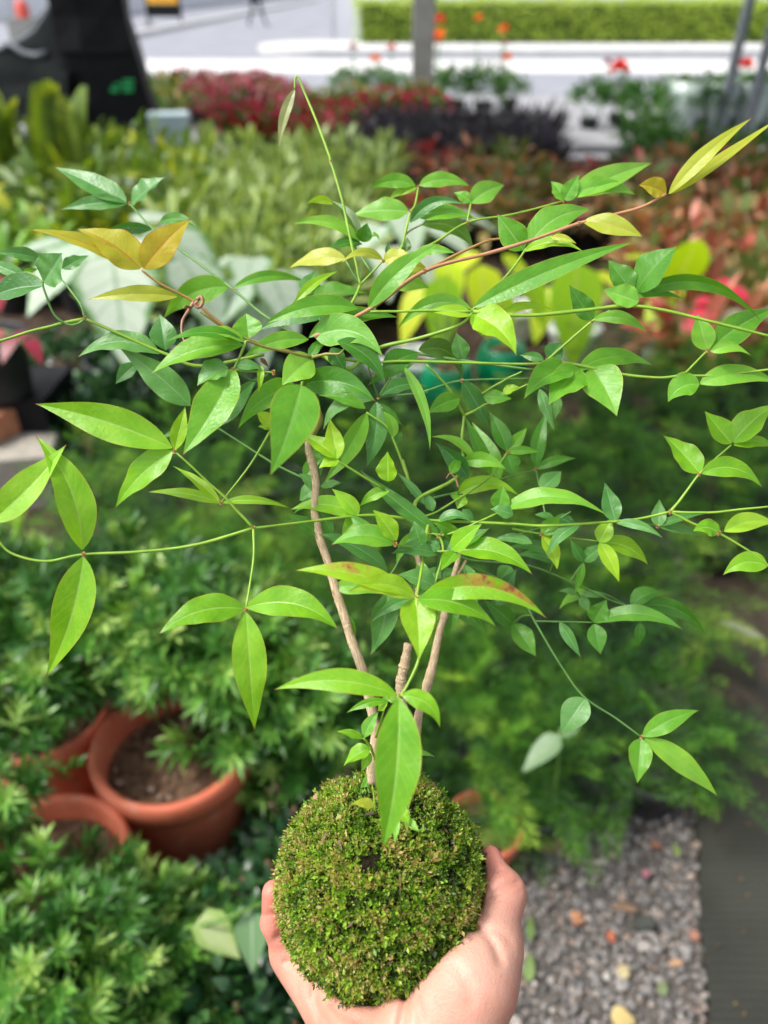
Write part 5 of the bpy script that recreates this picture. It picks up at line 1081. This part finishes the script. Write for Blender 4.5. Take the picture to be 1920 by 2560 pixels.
LEAVES = '''
A 545 875 237 722 95 .02 d .49
A 548 880 265 905 62 .05 d .49
A 567 878 713 766 72 .03 d .49
A 1274 385 1205 640 42 -.05 w .45
C 560 455 130 300 60 .06 o .385
C 606 470 332 298 140 .08 o .385
C 620 470 825 255 125 .05 o .38
C 765 590 380 603 66 .05 p .385
C 655 300 440 310 48 .05 d .49
C 690 268 850 288 50 .14 e .49
C 188 528 268 402 130 0 d .41
C 185 545 -60 605 108 .08 d .41
C 185 432 -20 400 55 .05 d .44
C 120 508 -70 430 55 0 d .42
C 268 470 385 412 50 .02 d .44
C 100 485 165 470 24 0 y .44
C 715 822 690 666 108 0 d .44
C 690 838 338 850 85 .17 d .44
C 590 882 500 967 62 .05 d .45
C 820 1060 513 808 118 .03 d .43
C 1050 800 653 926 95 .10 g .385
C 985 548 706 686 108 .14 g .46
C 1050 782 716 786 48 .12 g .40
C 1075 770 1062 662 120 0 g .42
C 1005 556 1330 530 46 .13 g .46
I 880 525 435 420 78 .16 g .45
I 872 515 690 262 80 .12 k .45
I 705 285 533 287 50 .18 h .445
I 888 540 668 582 66 .08 e .45
I 895 530 928 408 98 0 e .45
I 950 488 1006 520 34 .2 g .45
I 790 640 420 702 105 .10 p .44
I 1028 645 758 672 55 .22 p .44
I 1035 655 1215 615 95 .08 p .43
I 1120 700 1325 715 95 .10 p .42
I 935 962 1400 540 135 .07 g .40
I 1040 775 1330 828 125 .05 g .44
I 1225 612 1500 605 66 .10 g .44
I 1240 165 945 188 88 .14 g .47
I 1265 165 1592 170 92 .13 g .47
I 1250 178 1065 262 56 .10 h .47
I 1197 332 828 358 132 .05 l .47
I 1208 405 1558 287 76 .20 d .465
I 1225 352 1645 385 95 .06 g .47
I 1285 420 1617 578 120 .20 k .48
I 1062 618 1062 534 36 0 d .46
I 1178 595 1186 500 64 0 k .46
I 462 925 742 720 62 .08 h .41
I 505 860 605 712 95 0 d .47
I 500 852 668 842 66 .1 d .47
I 560 895 935 865 105 .05 e .47
I 868 962 268 1065 128 .10 g .37
I 735 985 205 1112 120 .08 d .40
I 1600 962 1128 1092 100 .20 g .375
J 965 165 1545 36 118 .12 g .375
D 375 187 522 108 92 .08 l .455
D 374 180 300 140 44 .05 g .455
D 775 178 720 92 66 .1 l .455
D 777 176 842 62 70 0 l .455
D 790 168 1160 12 98 .03 l .455
D 800 162 1090 152 76 .15 l .45
B 1230 838 1592 508 66 .04 p .41
B 1240 838 1720 500 46 .0 p .38
B 1218 838 1100 800 78 .12 o .41
D 628 366 897 214 122 .14 l .42
D 602 388 490 234 112 .0 g .42
D 605 395 862 398 44 .16 h .415
D 720 335 832 362 28 .1 p .42
D 860 266 1119 332 84 .06 p .41
D 385 637 1088 352 92 .03 g .335
D 392 668 572 846 130 .12 h .375 -.012 .55
D 490 672 722 645 36 .12 h .38
D 380 668 180 655 50 .05 h .385
D 385 662 428 765 70 .05 h .38
D 1075 568 968 432 98 .0 e .395
D 1090 566 1268 374 132 .06 e .395
D 1085 588 1626 692 62 .20 g .37
D 1070 592 1298 602 34 .1 g .39
D 1100 612 945 560 92 .0 l .36
D 900 692 800 540 84 .0 e .40
D 905 690 1139 746 54 .15 g .40
D 708 862 768 788 84 0 d .43
D 690 866 585 842 40 .05 d .43
D 1396 822 1352 664 92 0 g .39
D 1410 816 1690 640 118 .05 g .385
D 1410 826 1586 846 46 .14 g .39
D 1362 968 1227 1047 100 .18 g .385
D 1365 966 1710 968 84 .12 g .38
D 838 908 1162 888 84 .15 g .385
D 800 895 605 1032 118 .10 g .375 -.012 .55
D 850 905 710 1062 135 .05 g .37 -.012 .55
D 900 900 1006 1108 165 .05 g .37 -.012 .55
D 150 820 338 948 80 .28 k .41
D 342 862 312 745 74 0 d .43
D -5 902 152 830 92 .05 e .42
K 640 268 308 478 116 .04 e .415
K 385 552 692 482 92 .14 d .45
K 925 450 1096 752 116 .02 d .45
K 540 350 712 902 64 .08 l .41
K 1192 536 1292 486 56 .15 h .43
K 1060 545 1245 562 88 .0 g .46
K 905 560 698 656 118 .06 g .47
K 1400 1012 1478 638 92 -.05 e .48
K 1422 500 1521 772 70 .0 d .46
K 1548 552 1520 702 54 0 d .46
K 1218 902 1342 748 80 .0 g .46
K 1218 910 1428 908 56 .06 g .46
K 1212 898 1094 645 108 .04 e .46
K 1005 972 716 810 54 .18 g .47
K 1168 1085 984 712 118 .03 g .46
K 1110 1062 940 680 88 .0 e .47
K 960 1075 748 846 108 .05 d .46
K 1216 930 1258 1060 125 .0 e .47
K 1402 1020 1660 948 64 .08 e .49
J 480 366 146 925 238 -.03 g .372
J 440 360 240 480 128 .10 d .41
J 490 352 664 372 66 .10 d .41
J 358 738 640 418 138 .03 d .45
J 95 892 164 612 100 .0 h .385
J 340 745 -10 822 66 .06 d .46
J 880 482 506 756 158 .12 g .35 -.012 .55
J 915 478 712 1062 300 .03 g .345 -.012 .55
J 905 480 1395 580 168 .16 e .35
J 988 302 790 476 190 .05 g .36
J 968 292 1052 162 66 0 e .39
J 1110 232 1205 390 105 0 d .41
J 1005 155 1446 296 200 .22 l .345 -.012 .55
J 1150 190 1458 474 120 .14 e .38
J 962 178 540 294 108 .10 g .36
J 548 196 248 122 66 .10 g .40
J 650 298 704 358 28 0 r .40
J 1378 572 1058 765 92 .22 d .44
J 1402 582 1338 1004 140 .06 d .44
J 1420 592 1572 738 50 .0 e .45
J 1332 625 1018 540 66 .08 g .45
J 1150 952 1098 686 118 .0 h .40
J 1338 655 1060 1110 128 -.04 g .44
J 1145 948 916 792 100 .05 h .41
J 1160 966 1028 1015 72 .1 h .405
J 720 760 634 742 36 .1 h .41
J 728 742 625 640 86 .0 h .42
J 658 345 638 525 42 .0 h .43
L 355 182 230 264 128 .05 d .43
L 355 182 228 86 80 .0 d .43
E 744 276 153 85 150 .03 y .385
E 745 292 497 537 112 .07 y .385
E 950 515 742 352 42 .05 h .405
E 950 515 638 467 46 .06 h .405
E 958 515 1254 537 36 .08 h .405
E 355 715 154 224 145 .10 y .385
E -40 595 286 262 125 -.03 y .37
E 360 748 200 1262 158 .05 y .385
E 1056 972 688 1080 116 .12 y .38
E 1066 966 1462 1062 126 .16 y .38
E 1063 986 1100 1496 140 .0 y .38
L 606 356 170 323 112 .12 y .405
L 611 356 438 186 100 .04 y .41
L 618 370 502 488 100 .0 y .40
L 812 204 620 302 74 .12 y .42
K 440 1098 438 902 124 .0 h .42
L 1132 474 626 68 100 -.02 e .405
L 858 522 704 322 114 .04 h .375
L 846 546 436 550 136 .15 g .37
L 1092 332 1054 208 66 .0 d .44
L 1045 292 858 80 52 .04 d .45
L 968 388 874 260 64 .0 g .44
L 1020 576 970 395 116 .0 e .40
L 800 716 352 480 112 .08 d .44
L 1122 612 826 608 104 .12 d .44
L 1140 582 1040 525 66 .0 d .43
L 1128 400 1345 404 64 .2 d .44
L 1216 582 1412 414 122 .03 y .385
L 1246 592 1740 743 138 .14 y .385
L 1240 598 1144 718 98 .0 y .385 -.012 .55
L 1258 236 1206 228 50 .0 y .42
L 1296 228 1252 318 78 .0 y .42
L 1260 222 1428 98 66 .06 y .42
L 1265 215 1658 236 92 .18 y .42
L 1520 322 1548 168 118 .0 g .43
L 1612 356 1468 318 88 .06 d .43
L 1285 322 1368 404 54 .0 d .43
F 515 540 964 568 70 .15 g .43
L 962 882 206 716 138 .08 s .36
L 976 892 552 852 138 .16 h .35
L 1000 906 1505 1082 148 .12 y .352
L 1012 902 1832 1026 160 .17 t .358
L 985 902 1004 1300 215 .02 h .345 -.012 .55
L 1132 832 868 742 122 .06 d .42
L 1362 744 1188 704 66 .05 d .43
L 800 862 690 1264 155 .06 d .43
L 1600 690 1510 800 112 .0 d .45
L 1540 820 1500 945 60 .0 d .45
M 868 492 66 452 152 .10 y .335
M 895 490 1140 695 118 .20 y .335
M 872 505 765 1488 285 .04 y .325 -.01
M 800 525 534 602 56 .08 y .385
M 800 530 735 590 60 .0 y .385
M 800 520 870 540 50 .2 l .385
M 795 520 775 475 40 0 l .385
M 645 770 468 724 50 .08 y .385
M 648 762 742 592 80 .05 l .39
M 690 830 514 947 92 .06 y .38
M 690 860 630 985 60 .0 y .38
M 945 700 1006 824 52 .0 y .395
M 950 858 1112 888 34 .06 g .39
M 935 985 1016 960 34 .0 g .39
Z 720 60 645 218 44 .0 l 0.369 -.004
Z 735 250 608 240 54 .08 p 0.359 -.004
Z 890 200 1002 392 58 .12 g 0.359 -.004
Z 868 250 922 358 64 .0 y 0.354 -.004
Z 860 315 845 458 36 .0 l 0.349 -.004
Z 895 150 1052 242 28 .1 g 0.369 -.004
Z 905 320 978 392 46 .0 l 0.354 -.004
F 1365 386 1204 220 92 .03 y .42
F 1370 386 1634 447 82 .20 y .415
F 1500 256 1384 116 90 .0 y .42
F 1508 252 1690 86 108 .05 y .42
F 1512 264 1710 286 54 .14 y .42
F 1470 637 1700 604 78 .12 y .42
F 1447 642 1334 637 72 .18 y .425
F 1656 786 1464 826 86 .18 y .42
F 1000 592 953 424 76 .0 d .43
F 1003 600 1207 667 40 .10 d .43
F 930 684 985 578 74 .0 h .43
F 934 686 1140 780 76 .14 h .43
F 930 686 1016 857 66 .04 h .425
F 682 650 762 568 64 .0 g .43
F 684 656 748 802 66 .08 h .43
F 1186 616 1190 497 60 .0 d .44
F 1190 614 1402 558 34 .05 d .44
F 1190 618 1370 662 42 .08 d .44
F 861 768 804 668 42 .0 d .47
F 864 764 952 688 58 .0 d .47
F 868 766 988 806 36 .12 d .47
F 846 912 754 896 28 .1 d .47
F 850 914 965 924 30 .1 d .47
F 850 918 890 988 42 .0 d .47
F 1068 962 1212 906 66 .16 e .48
F 1080 966 1392 1088 70 .18 e .48
F 905 1028 962 930 84 .0 e .46
F 912 1030 1292 1062 68 .14 e .455
F 908 1036 936 1168 78 .0 e .46
F 1108 1030 1100 1132 42 .0 e .48
F 740 576 837 622 48 .08 d .44
F 736 580 650 564 28 .05 d .44
F 640 690 455 684 40 .12 d .45
F 756 777 568 742 48 .12 d .45
F 750 742 532 710 48 .12 d .45
F 678 457 766 376 76 .0 d .47
F 560 1042 430 934 76 .03 e .47
H 558 100 657 243 86 .0 e .46
F 480 952 572 800 84 .0 d .45
H 872 425 764 584 116 .02 d .45
H 1116 590 1360 476 82 .05 g .45
H 1110 600 1094 792 92 .0 g .45
H 1125 600 1442 848 92 .05 g .45
'''
for ln in LEAVES.split('\n'):
    if ln.strip():
        a = ln.split(); v = [float(q) for q in a[1:7]]; leaf(a[0], *v, a[7], float(a[8]), float(a[9]) if len(a) > 9 else None, float(a[10]) if len(a) > 10 else None)
# small leaves deep in the crown, on the stalks that meet there
rs = np.random.default_rng(21); pool = [q for q in SAMP if 760 < q[0] < 1500 and 1050 < q[1] < 1560 and q[2] > .405]
for k in range(42):
    q = pool[rs.integers(len(pool))]; an = rs.uniform(0, 6.28); Ln = rs.uniform(60, 135); kd_ = 'ddeedgeg'[rs.integers(8)]
    REG['q'] = (q[0], q[1], 1.0); leaf('q', 0, 0, math.cos(an)*Ln, math.sin(an)*Ln*.8+14, Ln*rs.uniform(.22, .34), rs.uniform(.0, .16), kd_, q[2], rs.uniform(-.01, .02))
# dried leaf base and hanging strand on the bronze twig
stem('C', [(845, 615), (815, 650), (790, 690), (784, 740), (795, 780), (812, 806)], None, .385, 4.5, 1.6, 'r', 'dried_strand')
stem('C', [(835, 640), (800, 632), (792, 640)], None, .383, 3.5, 1.5, 'r', 'dried_strand')
stem('C', [(850, 605), (868, 592), (876, 612), (868, 632), (852, 636), (842, 622), (856, 610)], .386, .384, 5, 4, 'r', 'dried_strand')
# reddish swellings where leaflets meet
mj = stem_mat('joint', srgb(176, 120, 78), srgb(190, 150, 92))
for r, x, y, s in [('E', 1095, 624, 6), ('E', 357, 735, 6.5), ('E', 752, 287, 5.5), ('E', 1062, 978, 6.5), ('E', 953, 513, 5), ('C', 369, 686, 7), ('C', 1008, 558, 5), ('C', 562, 186, 4.5), ('J', 350, 738, 5.5), ('J', 480, 374, 6), ('J', 740, 445, 7), ('D', 705, 868, 6.5), ('D', 1290, 932, 6), ('D', 895, 698, 5.5), ('D', 1398, 823, 5), ('D', 775, 178, 5.5), ('D', 360, 270, 5.5), ('D', 840, 275, 6.5), ('D', 455, 348, 5.5), ('D', 380, 655, 8), ('D', 176, 480, 8), ('I', 1260, 176, 5), ('I', 1210, 340, 5.5), ('I', 1028, 655, 5), ('L', 1035, 588, 6.5), ('L', 1130, 492, 6.5), ('L', 985, 370, 10), ('L', 930, 388, 6), ('N', 1028, 464, 7), ('N', 1213, 220, 6.5), ('N', 1340, 605, 8), ('N', 190, 610, 5), ('N', 155, 190, 5), ('N', 670, 530, 5), ('N', 943, 565, 4.5), ('K', 935, 668, 6), ('K', 1400, 1016, 5), ('K', 1215, 908, 5), ('K', 922, 445, 4.5), ('K', 380, 552, 5), ('L', 988, 892, 6), ('M', 882, 494, 7), ('H', 1112, 592, 5), ('I', 690, 15, 5.5), ('L', 845, 547, 6)]:
    x, y = rp(r, x, y); h, e = nearest(x, y, 60)
    if h is None: continue
    k = s*.74/1920*h[2]; c = local(pt(*h))
    kobj('joint', MB().lathe([(.001, -k), (.6*k, -.8*k), (k, -.2*k), (.95*k, .3*k), (.55*k, .85*k), (.001, k)], 10, c).mesh('joint', mj))

# ------------------------------------------------------------------ the hand
def hand():
    def zc(x, y, d): return pt(*rp('Z', x, y), d)
    def sp(x, y, z, r): return BC+(BR+r*.92)*unit(np.array(x*RT+y*UP+z*FWD))
    P = []
    def seg(a, b, ra, rb, k=.010): P.append((a, b, ra, rb, k))
    # forearm and wrist
    W1, W2 = zc(800, 1640, .385), zc(1050, 1640, .375)
    F1, F2 = W1-UP*.11+RT*.004-FWD*.01, W2-UP*.11+RT*.012-FWD*.01
    seg(F1, W1, .031, .026, .02); seg(F2, W2, .031, .026, .02); seg((F1+F2)/2, (W1+W2)/2, .034, .028, .02)
    # palm slab under the ball
    pc = sp(-.05, -.85, .45, .013)
    Ml, Mr = sp(-.72, -.72, .22, .014), sp(.45, -.82, .45, .013)
    seg(W1, Ml, .024, .0145, .016); seg(W1, pc, .024, .015, .018); seg(W2, pc, .024, .015, .018); seg(W2, Mr, .024, .014, .018)
    # hypothenar and thenar pads
    seg(zc(680, 1500, .392), zc(575, 1330, .412), .0185, .0150, .012)
    seg(zc(1060, 1490, .372), zc(1262, 1180, .378), .0235, .0205, .014); seg(zc(1030, 1360, .378), zc(1180, 1240, .375), .020, .0195, .012)
    # thumb
    t1, t2, t3 = zc(1372, 1010, .386), zc(1424, 735, .402), zc(1366, 530, .414)
    seg(zc(1275, 1200, .378), t1, .020, .0152, .012); seg(t1, t2, .0144, .0108, .005); seg(t2, t3, .0104, .0060, .002)
    seg(t2+RT*.001, t2+RT*.0012+UP*.001, .0118, .0118, .005)
    # little finger up the left side
    l1, l2, l3, l4 = zc(420, 1235, .424), zc(262, 1050, .424), zc(192, 885, .420), zc(186, 722, .416)
    seg(zc(630, 1420, .41), l1, .015, .0112, .008); seg(l1, l2, .0112, .0090, .006); seg(l2, l3, .0088, .0078, .003); seg(l3, l4, .0077, .0066, .003)
    # ring, middle and index finger round the back of the ball
    for js, rr in [(((-.42, -.72, .55), (-.62, -.15, .78), (-.62, .20, .75), (-.58, .42, .68)), (.0105, .0090, .0080, .0068)),
                   (((-.02, -.75, .66), (-.16, -.10, 1.0), (-.14, .28, .95), (-.12, .50, .85)), (.0110, .0095, .0085, .0072)),
                   (((.38, -.70, .62), (.36, -.10, .94), (.34, .24, .9), (.30, .46, .82)), (.0110, .0095, .0085, .0070))]:
        q = [sp(*j, r_) for j, r_ in zip(js, rr)]
        seg(pc, q[0], .014, rr[0], .012)
        for i in range(3): seg(q[i], q[i+1], rr[i], rr[i+1], .004)
    pts = np.array([p for a, b, ra, rb, k in P for p in (a, b)]); lo = pts.min(0)-.04; hi = pts.max(0)+.04
    h = .0012; G, D = limb_field(P, lo, hi, h)
    dist = np.linalg.norm(G-BC.astype(np.float32), axis=-1)
    q = BR*1.005-dist; kk = .003; s_ = np.clip(.5-.5*(D-q)/kk, 0, 1)     # flesh gives way to the ball
    D = D+(q-D)*s_+kk*s_*(1-s_)
    rel = G-C0.astype(np.float32); dep = rel@FWD.astype(np.float32)
    zx = ((rel@RT.astype(np.float32))/dep*1920+960-600)*2.183; zy = (1280-(rel@UP.astype(np.float32))/dep*1920-1900)*2.183
    def crease(pts, w_, depth, dmax=.45):            # a skin fold along a polyline, on the side towards the viewer
        nonlocal D
        e = np.full(D.shape, 1e3, np.float32)
        for (ax, ay), (bx, by) in zip(pts[:-1], pts[1:]):
            vx, vy = bx-ax, by-ay; t = np.clip(((zx-ax)*vx+(zy-ay)*vy)/(vx*vx+vy*vy), 0, 1); e = np.minimum(e, np.hypot(zx-ax-t*vx, zy-ay-t*vy))
        D = np.where(dep < dmax, D+1.7*depth*np.exp(-(e*dep/4191/w_)**2), D)
    crease([(1370, 742), (1430, 715), (1510, 672)], .0016, .0011); crease([(1385, 775), (1450, 748), (1520, 720)], .0016, .0005); crease([(1400, 700), (1470, 668)], .0014, .0004)
    crease([(1285, 925), (1345, 945), (1385, 1005), (1418, 1095)], .0022, .0012); crease([(1310, 905), (1400, 930), (1470, 990)], .002, .0005)
    crease([(205, 955), (268, 928)], .0016, .0010); crease([(195, 980), (262, 955)], .0014, .0005); crease([(250, 1105), (325, 1068)], .0016, .0010); crease([(130, 848), (215, 832)], .0014, .0006)
    crease([(885, 1215), (905, 1320), (880, 1450), (820, 1600)], .0026, .0018); crease([(415, 1190), (400, 1290), (440, 1400), (520, 1500)], .0022, .0013)
    crease([(540, 1255), (640, 1310), (735, 1330)], .0022, .0010); crease([(470, 1300), (560, 1390), (690, 1440)], .002, .0007); crease([(960, 1300), (990, 1400), (985, 1500)], .002, .0006); crease([(1180, 1130), (1240, 1210), (1260, 1320)], .003, .0005)
    V, Q = skin_surface(D, lo, h)
    # relax the lattice a little
    nV = len(V); e = np.vstack([Q[:, [0, 1]], Q[:, [1, 2]], Q[:, [2, 3]], Q[:, [3, 0]]])
    for _ in range(2):
        acc = np.zeros_like(V); cnt = np.zeros(nV); np.add.at(acc, e[:, 0], V[e[:, 1]]); np.add.at(cnt, e[:, 0], 1); np.add.at(acc, e[:, 1], V[e[:, 0]]); np.add.at(cnt, e[:, 1], 1)
        V = V*.5+.5*acc/np.maximum(cnt, 1)[:, None]
    t = NT('skin'); n1 = t.noise(28, 4); n2 = t.noise(900, 3); n3 = t.noise(60, 3)
    col = t.ramp(n1, [(.3, srgb(190, 132, 112)), (.5, srgb(204, 150, 129)), (.7, srgb(211, 163, 144))])
    col = t.mix(t.math('MULTIPLY', t.step(n3, .5, .75), .35), col, srgb(206, 126, 108))
    a = t.n('ShaderNodeAttribute', attribute_name='leaf'); s3 = t.n('ShaderNodeSeparateXYZ'); t.l(a.outputs['Vector'], s3.inputs[0])
    col = t.mix(t.math('MULTIPLY', s3.outputs[2], .55), col, srgb(216, 112, 98))   # pinker finger ends
    b = t.bsdf(col, .45, .4, Subsurface_Weight=.2, Subsurface_Radius=(.012, .005, .003), Subsurface_Scale=.35)
    h_ = t.math('MULTIPLY_ADD', t.noise(260, 4), .6, n2); t.l(t.bump(h_, .42, .0009), b.inputs['Normal'])
    A = np.zeros_like(V)
    for c, r_ in ((l4, .022), (t3, .024), (l3, .014)): A[:, 2] = np.maximum(A[:, 2], np.exp(-(np.linalg.norm(V-c, axis=1)/r_)**2))
    A[:, 1] = .5
    o = obj('person', make_mesh('person', V-BC, Q, t.done(b.outputs[0]), A), None, tuple(BC))
    tag(o, 'bare right hand cupping the moss ball from below, thumb at right', 'person')
hand()
